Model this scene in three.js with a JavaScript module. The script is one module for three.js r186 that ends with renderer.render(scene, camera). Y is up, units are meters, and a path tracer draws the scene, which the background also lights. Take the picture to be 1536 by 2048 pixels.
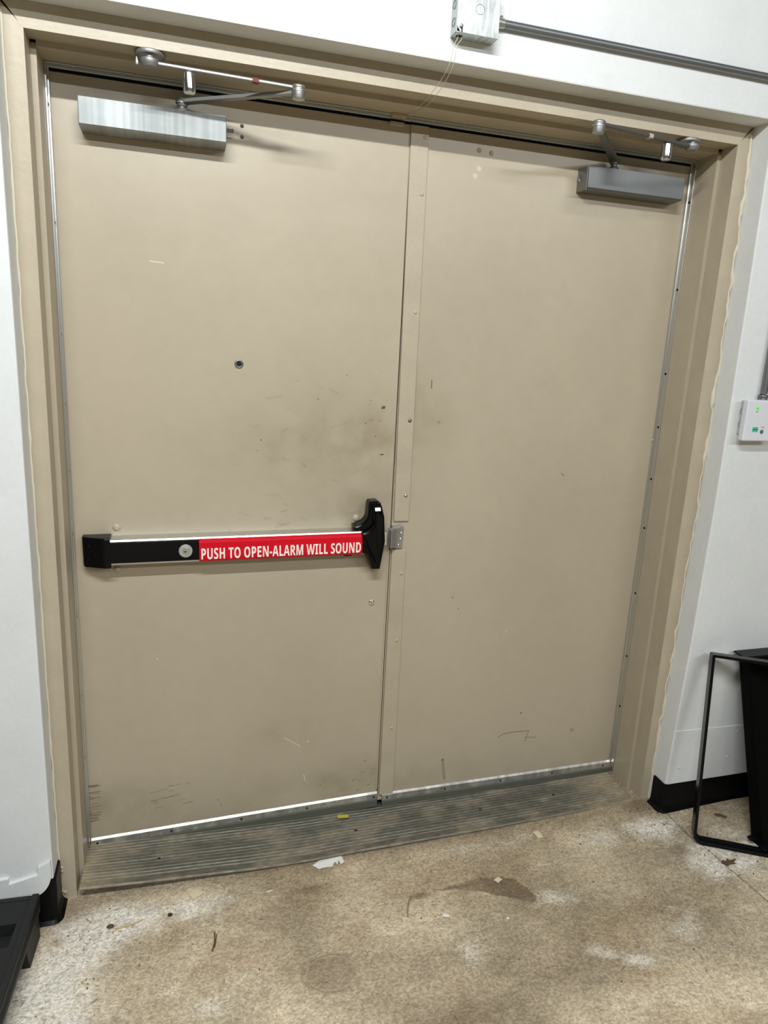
import * as THREE from 'three';
import { RoundedBoxGeometry } from 'three/addons/geometries/RoundedBoxGeometry.js';
import { mergeGeometries } from 'three/addons/utils/BufferGeometryUtils.js';
import { RectAreaLightUniformsLib } from 'three/addons/lights/RectAreaLightUniformsLib.js';
import { FontLoader } from 'three/addons/loaders/FontLoader.js';
import { TextGeometry } from 'three/addons/geometries/TextGeometry.js';

// ---------------------------------------------------------------- camera, exposure, lights
const scene = new THREE.Scene();
scene.background = new THREE.Color(0x050505);
const W = 1536, H = 2048;
const camera = new THREE.PerspectiveCamera(70.71, W / H, 0.05, 60);
camera.position.set(-0.60701, 1.55686, 2.06306);
camera.rotation.set(-0.237945, -0.31308, 0.058718, 'YXZ');
camera.setViewOffset(W, H, -56.15, 6.19, W, H);
const renderer = new THREE.WebGLRenderer({ antialias: true });
renderer.toneMapping = THREE.LinearToneMapping;
renderer.toneMappingExposure = 1.0;
renderer.shadowMap.enabled = true;
renderer.shadowMap.type = THREE.PCFSoftShadowMap;
RectAreaLightUniformsLib.init();
const CEIL = 3.67;
// strip lamps: [x, y, z, length, radiance]; the first hangs low over the viewer
const LAMPS = [
  [-0.72, 3.02, 2.0, 1.5, 292],
  [-0.5, 3.45, 4.7, 2.4, 104],
  [2.5, 3.45, 4.7, 2.4, 190],
];
const LAMP_COLOR = new THREE.Color().setRGB(0.97, 1.0, 1.02);

// ---------------------------------------------------------------- helpers
let seed = 12345;
const rnd = () => { seed = (seed * 1664525 + 1013904223) >>> 0; return seed / 4294967296; };
const rr = (a, b) => a + (b - a) * rnd();
const hash2 = (x, y, s) => {
  let h = (Math.imul(x, 374761393) + Math.imul(y, 668265263) + Math.imul(s, 2147483647 ^ 97531)) | 0;
  h = Math.imul(h ^ (h >>> 13), 1274126177); h ^= h >>> 16;
  return (h >>> 0) / 4294967296;
};
function vnoise(x, y, s) {
  const ix = Math.floor(x), iy = Math.floor(y), fx = x - ix, fy = y - iy;
  const u = fx * fx * (3 - 2 * fx), v = fy * fy * (3 - 2 * fy);
  const a = hash2(ix, iy, s), b = hash2(ix + 1, iy, s), c = hash2(ix, iy + 1, s), d = hash2(ix + 1, iy + 1, s);
  return a + (b - a) * u + (c - a) * v + (a - b - c + d) * u * v;
}
function fbm(x, y, o, s) { let t = 0, a = 0.5, n = 0; for (let i = 0; i < o; i++) { t += a * vnoise(x, y, s + i * 7); n += a; a *= 0.5; x = x * 2.03 + 3.1; y = y * 2.03 + 1.7; } return t / n; }
const clamp = (x, a = 0, b = 1) => Math.min(b, Math.max(a, x));
const sstep = (a, b, x) => { const t = clamp((x - a) / (b - a)); return t * t * (3 - 2 * t); };
const lerp = (a, b, t) => a + (b - a) * t;

const used = {};
function numbered(name) { used[name] = (used[name] ?? -1) + 1; return used[name] ? name + '_' + String(used[name]).padStart(3, '0') : name; }
function finish(o) { o.castShadow = true; o.receiveShadow = true; return o; }
function norm(g) { const n = g.index ? g.toNonIndexed() : g; for (const k of Object.keys(n.attributes)) if (!['position', 'normal', 'uv'].includes(k)) n.deleteAttribute(k); return n; }
const merge = (gs) => { gs = [].concat(gs).filter(Boolean); return gs.length === 1 ? gs[0] : mergeGeometries(gs.map(norm)); };
function obj(name, gs, mat, parent = scene) {
  const m = finish(new THREE.Mesh(merge(gs), mat));
  m.name = parent === scene ? numbered(name) : name;
  if (parent !== scene) { const k = parent.children.filter((c) => c.name.replace(/_\d{3}$/, '') === name).length; if (k) m.name = name + '_' + String(k).padStart(3, '0'); }
  parent.add(m); return m;
}
function thing(name, label, category, pos = [0, 0, 0], group) {
  const g = new THREE.Group(); g.name = numbered(name); g.position.set(...pos); scene.add(g);
  g.userData = { label, category }; if (group) g.userData.group = group; return g;
}
function tag(o, label, category, group) { Object.assign(o.userData, { label, category }); if (group) o.userData.group = group; return o; }
function struct(o, label) { o.userData.kind = 'structure'; if (label) o.userData.label = label; return o; }
const rbox = (w, h, d, x = 0, y = 0, z = 0, r = 0.002, s = 2) => new RoundedBoxGeometry(w, h, d, s, Math.min(r, w / 2.01, h / 2.01, d / 2.01)).translate(x, y, z);
// box between two corners
const bx = (x0, x1, y0, y1, z0, z1, r = 0.0015) => rbox(x1 - x0, y1 - y0, z1 - z0, (x0 + x1) / 2, (y0 + y1) / 2, (z0 + z1) / 2, r);
const V = (x, y, z) => new THREE.Vector3(x, y, z);
function cyl(r0, r1, h, x, y, z, axis = 'y', seg = 28) {
  const g = new THREE.CylinderGeometry(r1, r0, h, seg);
  if (axis === 'z') g.rotateX(Math.PI / 2); if (axis === 'x') g.rotateZ(-Math.PI / 2);
  return g.translate(x, y, z);
}
function lathe(pts, axis, x, y, z, seg = 28) { // pts: [radius, height]
  const g = new THREE.LatheGeometry(pts.map((p) => new THREE.Vector2(Math.max(p[0], 1e-5), p[1])), seg);
  if (axis === 'z') g.rotateX(Math.PI / 2); if (axis === 'x') g.rotateZ(-Math.PI / 2);
  return g.translate(x, y, z);
}
function shapeOf(pts) { const s = new THREE.Shape(); pts.forEach((p, i) => (i ? s.lineTo(p[0], p[1]) : s.moveTo(p[0], p[1]))); s.closePath(); return s; }
function extrude(pts, depth, bevel = 0, holes = []) {
  const s = pts.isShape || pts instanceof THREE.Shape ? pts : shapeOf(pts);
  for (const h of holes) s.holes.push(h);
  return new THREE.ExtrudeGeometry(s, { depth, bevelEnabled: bevel > 0, bevelSize: bevel, bevelOffset: -bevel, bevelThickness: bevel, bevelSegments: 2, curveSegments: 18, steps: 1 });
}
// a bar of rectangular section from a to b; up hints the thickness direction
function bar(a, b, w, t, up = V(0, 1, 0), r = 0.0015) {
  const d = b.clone().sub(a), L = d.length(); d.normalize();
  const side = d.clone().cross(up).normalize(), u = side.clone().cross(d);
  return rbox(L, t, w, 0, 0, 0, r).applyMatrix4(new THREE.Matrix4().makeBasis(d, u, side).setPosition(a.clone().add(b).multiplyScalar(0.5)));
}
function rod(a, b, r0, r1 = r0, seg = 16) {
  const d = b.clone().sub(a), L = d.length();
  const g = new THREE.CylinderGeometry(r1, r0, L, seg);
  return g.applyQuaternion(new THREE.Quaternion().setFromUnitVectors(V(0, 1, 0), d.normalize())).translate(...a.clone().add(b).multiplyScalar(0.5).toArray());
}
const tube = (pts, r, seg = 60, rs = 8) => new THREE.TubeGeometry(new THREE.CatmullRomCurve3(pts), seg, r, rs);
function warp(g, f) { const p = g.attributes.position, v = V(0, 0, 0); for (let i = 0; i < p.count; i++) { v.fromBufferAttribute(p, i); f(v); p.setXYZ(i, v.x, v.y, v.z); } g.computeVertexNormals(); return g; }
function uvBox(g, s = 1) { // metre-scaled box projection
  g = norm(g); const p = g.attributes.position, n = g.attributes.normal, uv = new Float32Array(p.count * 2);
  for (let i = 0; i < p.count; i++) {
    const ax = Math.abs(n.getX(i)), ay = Math.abs(n.getY(i)), az = Math.abs(n.getZ(i));
    if (az >= ax && az >= ay) { uv[i * 2] = p.getX(i) * s; uv[i * 2 + 1] = p.getY(i) * s; }
    else if (ax >= ay) { uv[i * 2] = p.getZ(i) * s; uv[i * 2 + 1] = p.getY(i) * s; }
    else { uv[i * 2] = p.getX(i) * s; uv[i * 2 + 1] = p.getZ(i) * s; }
  }
  g.setAttribute('uv', new THREE.BufferAttribute(uv, 2)); return g;
}
function dataTex(w, h, f, { srgb = false, rx = 1, ry = 1, wrap = THREE.RepeatWrapping } = {}) {
  const d = new Uint8Array(w * h * 4);
  for (let y = 0; y < h; y++) for (let x = 0; x < w; x++) { const c = f(x, y), i = (y * w + x) * 4; d[i] = clamp(c[0], 0, 255); d[i + 1] = clamp(c[1], 0, 255); d[i + 2] = clamp(c[2], 0, 255); d[i + 3] = 255; }
  const t = new THREE.DataTexture(d, w, h); t.magFilter = THREE.LinearFilter; t.minFilter = THREE.LinearFilter; t.wrapS = t.wrapT = wrap; t.repeat.set(rx, ry);
  if (srgb) t.colorSpace = THREE.SRGBColorSpace; t.needsUpdate = true; return t;
}
function canvasTex(w, h, draw, { srgb = true } = {}) {
  const c = document.createElement('canvas'); c.width = w; c.height = h; draw(c.getContext('2d'), w, h);
  const t = new THREE.CanvasTexture(c); if (srgb) t.colorSpace = THREE.SRGBColorSpace; t.magFilter = THREE.LinearFilter; t.minFilter = THREE.LinearFilter; return t;
}
const M = (o) => new THREE.MeshStandardMaterial(o);
const P = (o) => new THREE.MeshPhysicalMaterial(o);

// ---------------------------------------------------------------- materials
const wallTex = dataTex(512, 512, (x, y) => { const n = fbm(x / 40, y / 40, 4, 3) - 0.5, m = fbm(x / 5, y / 5, 2, 9) - 0.5; const k = 1 + n * 0.035 + m * 0.02; return [222 * k, 225 * k, 224 * k]; }, { srgb: true, rx: 0.9, ry: 0.9 });
const wallBump = dataTex(512, 512, (x, y) => { const n = fbm(x / 6, y / 6, 3, 21); return [n * 255, n * 255, n * 255]; }, { rx: 1.4, ry: 1.4 });
const matWall = M({ map: wallTex, roughness: 0.55, bumpMap: wallBump, bumpScale: 0.00025 });
const matFarWall = M({ color: 0x8c8d8b, roughness: 0.8 });  // unseen room walls, greyed to lower the bounce light
const matCeil = M({ color: 0x8f9090, roughness: 0.9 });  // greyed as well, so less light bounces down
const matHousing = M({ color: 0xd8d8d4, roughness: 0.7 });
const TAN = [178, 167, 145];
const frameTex = dataTex(256, 256, (x, y) => { const n = fbm(x / 30, y / 30, 4, 5) - 0.5, m = fbm(x / 3, y / 3, 2, 6) - 0.5, k = 1 + n * 0.06 + m * 0.03; return TAN.map((c) => c * k); }, { srgb: true, rx: 2, ry: 2 });
const matFrame = M({ map: frameTex, roughness: 0.42, bumpMap: wallBump, bumpScale: 0.0003 });
const matPaintBit = M({ color: new THREE.Color().setRGB(0.455, 0.386, 0.283), roughness: 0.4 });
const matCaulk = M({ color: 0xd6cfb9, roughness: 0.6 });
const brushed = (fx, fy, s) => dataTex(256, 256, (x, y) => { const n = fbm(x / fx, y / fy, 3, s), v = 90 + n * 110; return [v, v, v]; }, { rx: 3, ry: 3 });
const roughV = brushed(4, 60, 31), roughH = brushed(60, 3, 33);
const matAlu = M({ color: new THREE.Color().setRGB(0.66, 0.67, 0.66), metalness: 1, roughness: 0.36 });
const matAluDull = M({ color: new THREE.Color().setRGB(0.50, 0.51, 0.48), metalness: 0.9, roughness: 0.5 });
const streak = dataTex(256, 128, (x, y) => { const n = fbm(x / 2, y / 50, 3, 77), m = fbm(x / 30, y / 30, 3, 78), k = 156 + (n - 0.5) * 30 + (m - 0.5) * 44; return [k * 0.98, k * 1.01, k]; }, { srgb: true, rx: 1.4, ry: 3, wrap: THREE.MirroredRepeatWrapping });
const matCloserBright = M({ map: streak, metalness: 0.55, roughness: 0.52 });
const matCloserDark = M({ color: new THREE.Color().setRGB(0.15, 0.158, 0.156), metalness: 0.5, roughness: 0.36 });
const matArm = M({ color: new THREE.Color().setRGB(0.30, 0.30, 0.285), metalness: 0.75, roughness: 0.5 });
const matArmDark = M({ color: new THREE.Color().setRGB(0.20, 0.20, 0.19), metalness: 0.8, roughness: 0.42 });
const matChrome = M({ color: new THREE.Color().setRGB(0.75, 0.75, 0.74), metalness: 1, roughness: 0.18 });
const matSteel = M({ color: new THREE.Color().setRGB(0.45, 0.45, 0.43), metalness: 0.9, roughness: 0.4 });
const matPipe = M({ color: new THREE.Color().setRGB(0.22, 0.23, 0.235), metalness: 0.85, roughness: 0.42 });
const galv = dataTex(256, 256, (x, y) => { const n = fbm(x / 8, y / 40, 3, 41), m = fbm(x / 50, y / 50, 3, 42), k = 195 + (n - 0.5) * 60 + (m - 0.5) * 40; return [k * 0.97, k, k * 0.99]; }, { srgb: true, rx: 6, ry: 6 });
const matGalv = M({ map: galv, metalness: 0.6, roughness: 0.45 });
const matBlackGloss = P({ color: new THREE.Color().setRGB(0.003, 0.003, 0.0035), roughness: 0.1, specularIntensity: 0.28 });
const matBlackSatin = P({ color: new THREE.Color().setRGB(0.004, 0.004, 0.0045), roughness: 0.3, specularIntensity: 0.3 });
const matBlackRubber = P({ color: new THREE.Color().setRGB(0.004, 0.004, 0.0045), roughness: 0.35, specularIntensity: 0.2 });
const sweepTex = dataTex(512, 64, (x, y) => { const n = fbm(x / 9, y / 6, 4, 611), m = fbm(x / 60, y / 30, 3, 612), k = 196 + 90 * (n - 0.5) + 70 * (m - 0.5); return [k, k * 0.99, k * 0.95]; }, { srgb: true, rx: 1, ry: 3 });
const matSweep = M({ map: sweepTex, metalness: 0.75, roughness: 0.38 });
const matSweepRubber = P({ color: new THREE.Color().setRGB(0.105, 0.107, 0.083), roughness: 0.7, specularIntensity: 0.5 });
const matBlackMatte = P({ color: new THREE.Color().setRGB(0.002, 0.002, 0.002), roughness: 0.6, specularIntensity: 0.12 });
const matTray = P({ color: new THREE.Color().setRGB(0.018, 0.019, 0.018), roughness: 0.5, specularIntensity: 0.35 });
const matHole = M({ color: new THREE.Color().setRGB(0.01, 0.009, 0.008), roughness: 0.9 });
const matRed = P({ color: new THREE.Color().setRGB(0.64, 0.002, 0.016), roughness: 0.4, specularIntensity: 0.5 });
const matWhitePrint = M({ color: 0xf4efe6, roughness: 0.5 });
const matWhitePlastic = M({ color: new THREE.Color().setRGB(0.72, 0.73, 0.77), roughness: 0.4 });
const matPaperTan = M({ color: 0xd6caa8, roughness: 0.9, side: THREE.DoubleSide });
const matPaperWhite = M({ color: 0xe4e2da, roughness: 0.9, side: THREE.DoubleSide });
const matYellow = M({ color: 0xb8a83a, roughness: 0.8 });
const matStraw = M({ color: 0xc8b384, roughness: 0.85 });
const matTwig = M({ color: 0x5b482f, roughness: 0.9 });
const matGrit = M({ color: 0x3a2e22, roughness: 0.9 });
const matCord = M({ color: 0xcfc9b4, roughness: 0.6 });

// ---------------------------------------------------------------- dimensions (metres; door face is z = 0)
const HW = 0.915, HEAD = 2.133, STOP = 0.012, ZF = 0.18, ZS = 0.115, ZW = 0.255;
const floorY = (x) => clamp(-0.019 + 0.0142 * x + 0.0072 * x * x, -0.03, 0.008);
const openR = (y) => { const k = [[-0.1, 0.945], [0.1, 0.949], [0.6, 0.9635], [1.1, 0.971], [1.7, 0.968], [2.3, 0.962]]; for (let i = 1; i < k.length; i++) if (y <= k[i][0]) return lerp(k[i - 1][1], k[i][1], (y - k[i - 1][0]) / (k[i][0] - k[i - 1][0])); return 0.962; };
const OPL = -0.957, OPT = 2.185;
const RX0 = -6.5, RX1 = 8.0, RZ1 = 12.0;

// ---------------------------------------------------------------- floor
const FW = 2048, FH = 1024, FSX = 2.9, FSZ = 1.45; // texture covers x -1.45..1.45, z 0..1.45
const blob = (x, z, cx, cz, rx, rz, a = 0) => { const c = Math.cos(a), s = Math.sin(a), dx = x - cx, dz = z - cz, u = (dx * c + dz * s) / rx, v = (-dx * s + dz * c) / rz; return Math.exp(-(u * u + v * v)); };
const WING = [[0.06, 0.402], [0.15, 0.397], [0.215, 0.388], [0.27, 0.398], [0.315, 0.424], [0.338, 0.462], [0.348, 0.505], [0.33, 0.518], [0.29, 0.497], [0.21, 0.442], [0.13, 0.417]];
const inWing = (x, z) => { let c = false; for (let i = 0, j = WING.length - 1; i < WING.length; j = i++) { const [xi, zi] = WING[i], [xj, zj] = WING[j]; if ((zi > z) !== (zj > z) && x < (xj - xi) * (z - zi) / (zj - zi) + xi) c = !c; } return c; };
const floorBumpData = new Uint8Array(FW * FH * 4);
const floorPixel = (px, py) => {
  const x = -1.45 + (px + 0.5) / FW * FSX, z = (py + 0.5) / FH * FSZ;
  const wx = x + 0.05 * (fbm(x * 7, z * 7, 3, 51) - 0.5), wz = z + 0.05 * (fbm(x * 7, z * 7, 3, 53) - 0.5);
  const big = fbm(wx * 3.2, wz * 4.2, 4, 61), mid = fbm(wx * 13, wz * 16, 4, 62), fine = fbm(x * 190, z * 230, 3, 63), grain = hash2(px, py, 64), str = fbm(x * 28, z * 110, 3, 65);
  let r = 178, g = 163, b = 137;
  const t = (big - 0.5) * 1.9 + (mid - 0.5) * 0.5;
  r += t * 58; g += t * 56; b += t * 52;
  // dark brown mottling
  const dk = sstep(0.52, 0.72, fbm(wx * 6 + 9, wz * 8, 4, 66)) * 0.36;
  r = lerp(r, 150, dk); g = lerp(g, 128, dk); b = lerp(b, 98, dk);
  // pale bloom patches
  let wsum = 0.95 * blob(x, z, -0.95, 0.47, 0.12, 0.12) + 0.9 * blob(x, z, -0.83, 0.31, 0.15, 0.08) + 0.6 * blob(x, z, -0.62, 0.30, 0.16, 0.05) + 0.75 * blob(x, z, -0.93, 0.64, 0.18, 0.1)
    + 0.62 * blob(x, z, 0.47, 0.74, 0.13, 0.035, 0.5) + 0.5 * blob(x, z, 0.40, 0.52, 0.1, 0.05) + 0.85 * blob(x, z, 0.86, 0.32, 0.12, 0.07) + 0.8 * blob(x, z, 1.02, 0.5, 0.2, 0.12) + 0.5 * blob(x, z, 0.62, 0.33, 0.12, 0.05)
    + 0.6 * blob(x, z, 0.10, 0.62, 0.05, 0.07) + 0.45 * blob(x, z, -0.55, 0.62, 0.08, 0.05) + 0.5 * blob(x, z, 0.7, 0.7, 0.12, 0.08) + 0.35 * blob(x, z, 0.3, 0.26, 0.3, 0.03);
  wsum *= 0.3 + 1.2 * fbm(wx * 16, wz * 18, 5, 67);
  const w = sstep(0.18, 0.75, wsum) * 0.85;
  r = lerp(r, 224, w); g = lerp(g, 219, w); b = lerp(b, 207, w);
  // crusty flecks inside the bloom
  const fl = sstep(0.62, 0.75, fbm(x * 120, z * 150, 2, 68)) * clamp(wsum * 1.3);
  r = lerp(r, 226, fl * 0.6); g = lerp(g, 221, fl * 0.6); b = lerp(b, 210, fl * 0.6);
  const fd = sstep(0.66, 0.78, fbm(x * 95, z * 125, 3, 69)) * (0.35 + 0.2 * clamp(wsum));
  r = lerp(r, 122, fd * 0.6); g = lerp(g, 104, fd * 0.6); b = lerp(b, 82, fd * 0.6);
  // darker brown along the threshold and at the corners
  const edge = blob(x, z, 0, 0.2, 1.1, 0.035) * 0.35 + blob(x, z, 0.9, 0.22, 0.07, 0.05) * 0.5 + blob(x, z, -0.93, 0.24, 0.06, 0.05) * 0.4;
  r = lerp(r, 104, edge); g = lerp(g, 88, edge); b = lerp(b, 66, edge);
  // wet wing-shaped stain
  if (x > 0.03 && x < 0.39 && z > 0.36 && z < 0.56) {
    let k = 0; for (let q = 0; q < 6; q++) if (inWing(x + 0.018 * (fbm(x * 26, z * 26, 3, 71) - 0.5) + 0.004 * (hash2(px, py, 80 + q) - 0.5), z + 0.014 * (fbm(x * 26, z * 30, 3, 73) - 0.5) + 0.004 * (hash2(px, py, 90 + q) - 0.5))) k += 1 / 6;
    k *= (0.35 + 0.65 * sstep(0.08, 0.3, x)) * (0.65 + 0.5 * mid);
    r = lerp(r, 104, k * 0.85); g = lerp(g, 88, k * 0.85); b = lerp(b, 68, k * 0.85);
  }
  const st2 = blob(x, z, 0.02, 0.41, 0.035, 0.012) * 0.6 + blob(x, z, 0.02, 0.80, 0.16, 0.05) * 0.35 + blob(x, z, -0.28, 0.31, 0.05, 0.015) * 0.4;
  r = lerp(r, 92, st2); g = lerp(g, 78, st2); b = lerp(b, 58, st2);
  // saw-cut line running out from the right-hand wall corner
  const cut = Math.abs(x - (0.958 + 0.06 * (z - 0.3) * (z > 0.4 ? 1.8 : 0.2)));
  if (z > 0.27 && cut < 0.014) { const k = cut < 0.002 ? 0.6 : cut > 0.008 ? -0.35 : 0; if (k > 0) { r = lerp(r, 92, k); g = lerp(g, 82, k); b = lerp(b, 66, k); } else { r = lerp(r, 196, -k); g = lerp(g, 190, -k); b = lerp(b, 170, -k); } }
  const k = 1 + (fine - 0.5) * 0.44 + (grain - 0.5) * 0.18 + (str - 0.5) * 0.12;
  const hgt = clamp(0.45 + (mid - 0.5) * 0.5 + (fine - 0.5) * 0.5 + w * 0.15 + fl * 0.25 - fd * 0.3) * 255, i = (py * FW + px) * 4;
  floorBumpData[i] = floorBumpData[i + 1] = floorBumpData[i + 2] = hgt; floorBumpData[i + 3] = 255;
  return [r * k, g * k, b * k];
};
const floorTex = canvasTex(FW, FH, (c, w, h) => {
  const im = c.createImageData(w, h);
  for (let j = 0; j < h; j++) for (let i = 0; i < w; i++) { const p = floorPixel(i, j), q = (j * w + i) * 4; for (let k = 0; k < 3; k++) im.data[q + k] = clamp(p[k], 0, 255); im.data[q + 3] = 255; }
  c.putImageData(im, 0, 0);
  const X = (x) => (x + 1.45) / FSX * w, Y = (z) => z / FSZ * h;
  const stroke = (x, z, L, a, bend, col, wd) => { c.strokeStyle = col; c.lineWidth = wd; c.lineCap = 'round'; const dx = Math.cos(a) * L, dz = Math.sin(a) * L; c.beginPath(); c.moveTo(X(x), Y(z)); c.quadraticCurveTo(X(x + dx / 2 - dz * bend), Y(z + dz / 2 + dx * bend), X(x + dx), Y(z + dz)); c.stroke(); };
  const spots = [[-0.93, 0.5, 0.14, 60], [-0.8, 0.33, 0.14, 45], [0.47, 0.72, 0.12, 50], [0.08, 0.55, 0.06, 30], [0.9, 0.34, 0.14, 45], [1.02, 0.52, 0.14, 40], [-0.55, 0.62, 0.05, 10], [0, 0.6, 0.9, 150], [-0.05, 0.38, 0.12, 16], [0.4, 0.33, 0.12, 24]];
  for (const [x, z, r, n] of spots) for (let i = 0; i < n; i++) { const a = rr(0, 6.28), d = r * Math.sqrt(rnd()); stroke(x + d * Math.cos(a), z + d * 0.6 * Math.sin(a), rr(0.004, 0.022), rr(-0.9, 0.9), rr(-0.5, 0.5), 'rgba(224,216,198,' + rr(0.12, 0.5).toFixed(2) + ')', rr(0.8, 2.2)); }
  for (const [x, z, r, n] of [[0.92, 0.33, 0.16, 60], [1.04, 0.53, 0.16, 60], [-0.85, 0.32, 0.12, 36], [-0.93, 0.5, 0.12, 24], [0, 0.55, 1.0, 190], [0.1, 0.42, 0.18, 26]]) for (let i = 0; i < n; i++) { const a = rr(0, 6.28), d = r * Math.sqrt(rnd()); stroke(x + d * Math.cos(a), z + d * 0.6 * Math.sin(a), rr(0.002, 0.014), rr(0, 3.1), rr(-0.4, 0.4), 'rgba(74,58,40,' + rr(0.15, 0.6).toFixed(2) + ')', rr(0.8, 2.6)); }
  // tail of the wing stain, arc scratch, dried curl, ring left by a can
  for (let i = 0; i < 14; i++) stroke(0.085 + rr(0, 0.09), 0.405 + rr(-0.006, 0.008), rr(0.02, 0.05), rr(-0.08, 0.1), 0, 'rgba(86,72,54,' + rr(0.2, 0.5).toFixed(2) + ')', rr(1, 2.6));
  stroke(-0.035, 0.475, 0.075, -1.15, -0.12, 'rgba(92,76,56,0.55)', 3.5);
  for (let i = 0; i < 18; i++) stroke(-0.66 + rr(-0.025, 0.025), 0.545 + rr(-0.02, 0.02), rr(0.01, 0.03), rr(0, 3.1), rr(-0.9, 0.9), 'rgba(232,226,212,0.5)', rr(1, 2));
  c.save(); c.translate(X(-0.275), Y(0.60)); for (const [r, wd, col] of [[26, 40, 'rgba(96,80,60,0.28)'], [44, 3, 'rgba(206,192,164,0.28)'], [52, 8, 'rgba(96,80,60,0.16)']]) { c.strokeStyle = col; c.lineWidth = wd; c.beginPath(); c.ellipse(0, 0, r, r * 0.8, 0.2, 0.3, 6.0); c.stroke(); } c.restore();
}, { srgb: true });
floorTex.flipY = false; floorTex.wrapS = floorTex.wrapT = THREE.MirroredRepeatWrapping;
const floorBump = new THREE.DataTexture(floorBumpData, FW, FH); floorBump.magFilter = THREE.LinearFilter; floorBump.minFilter = THREE.LinearFilter; floorBump.wrapS = floorBump.wrapT = THREE.MirroredRepeatWrapping; floorBump.needsUpdate = true;
const matFloor = M({ map: floorTex, roughness: 0.62, bumpMap: floorBump, bumpScale: 0.003 });
{
  const nx = 120, nz = 40, pos = [], uv = [], idx = [];
  for (let j = 0; j <= nz; j++) for (let i = 0; i <= nx; i++) {
    const x = lerp(RX0, RX1, i / nx), z = lerp(-0.25, RZ1, (j / nz) ** 1.5);
    pos.push(x, floorY(x), z); uv.push((x + 1.45) / FSX, z / FSZ);
  }
  for (let j = 0; j < nz; j++) for (let i = 0; i < nx; i++) { const a = j * (nx + 1) + i, b = a + 1, c = a + nx + 1, d = c + 1; idx.push(a, c, b, b, c, d); }
  const n0 = pos.length / 3; // underside, gives the slab thickness
  pos.push(RX0, -0.2, -0.25, RX1, -0.2, -0.25, RX0, -0.2, RZ1, RX1, -0.2, RZ1); uv.push(0, 0, 1, 0, 0, 1, 1, 1);
  idx.push(n0, n0 + 1, n0 + 2, n0 + 1, n0 + 3, n0 + 2);
  const g = new THREE.BufferGeometry(); g.setAttribute('position', new THREE.Float32BufferAttribute(pos, 3)); g.setAttribute('uv', new THREE.Float32BufferAttribute(uv, 2)); g.setIndex(idx); g.computeVertexNormals();
  struct(obj('floor', g, matFloor), 'worn brown concrete floor with pale bloom and dirt');
}

// ---------------------------------------------------------------- room shell
{
  // the wall around the doorway: one solid with the opening cut out of it
  const pts = [[RX0, -0.06], [RX0, CEIL], [RX1, CEIL], [RX1, -0.06], [openR(-0.1), -0.06]];
  for (const y of [0.1, 0.6, 1.1, 1.7]) pts.push([openR(y), y]);
  pts.push([openR(OPT), OPT], [OPL, OPT], [OPL, -0.06]);
  const g = extrude(pts, ZW + 0.16, 0.004).translate(0, 0, -0.16 + 0.004);
  g.translate(0, 0, -0.008);
  const wall = struct(obj('wall_front', uvBox(g), matWall), 'white painted wall around the double doors');
  // torn wall board lower edge at the left corner, curling up to the jamb
  const sh = new THREE.Shape(); sh.moveTo(-1.9, 0.155); sh.lineTo(-1.9, 0.06); sh.lineTo(-1.03, 0.057); sh.quadraticCurveTo(-0.965, 0.058, OPL - 0.003, 0.125); sh.lineTo(OPL - 0.003, 0.165); sh.lineTo(-0.99, 0.150); sh.lineTo(-0.992, 0.128); sh.lineTo(-1.06, 0.112); sh.lineTo(-1.06, 0.13); sh.lineTo(-1.3, 0.12); sh.closePath();
  obj('wall_patch', uvBox(extrude(sh, 0.009, 0.0012).translate(0, 0, ZW - 0.001)), matWall, wall);
  // kick panel on the right wall, with painted screw heads
  const kp = obj('kick_panel', uvBox(extrude([[0.956, 0.1], [1.9, 0.1], [1.9, 0.298], [1.235, 0.299], [0.97, 0.306], [0.9585, 0.306]], 0.003, 0.001).translate(0, 0, ZW - 0.001)), matWall, wall);
  for (const [x, y] of [[1.217, 0.277], [0.993, 0.165], [1.19, 0.18], [1.45, 0.27]]) obj('screw', lathe([[0, 0.0035], [0.003, 0.003], [0.0055, 0]], 'z', x, y, ZW + 0.002), matWall, kp);
}
struct(obj('ceiling', new THREE.BoxGeometry(RX1 - RX0 + 0.4, 0.15, RZ1 + 0.6).translate((RX0 + RX1) / 2, CEIL + 0.075, RZ1 / 2 - 0.1), matCeil), 'plain grey ceiling, darkened to cut bounce light');
struct(obj('wall_left', uvBox(new THREE.BoxGeometry(0.15, CEIL + 0.1, RZ1 + 0.2).translate(RX0 - 0.075, CEIL / 2, RZ1 / 2)), matFarWall), 'unseen grey side wall to the left, darkened to cut bounce light');
struct(obj('wall_right', uvBox(new THREE.BoxGeometry(0.15, CEIL + 0.1, RZ1 + 0.2).translate(RX1 + 0.075, CEIL / 2, RZ1 / 2)), matFarWall), 'unseen grey side wall to the right, darkened to cut bounce light');
struct(obj('wall_back', uvBox(new THREE.BoxGeometry(RX1 - RX0 + 0.3, CEIL + 0.1, 0.15).translate((RX0 + RX1) / 2, CEIL / 2, RZ1 + 0.075)), matFarWall), 'unseen grey wall behind the viewer, darkened to cut bounce light');

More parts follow.
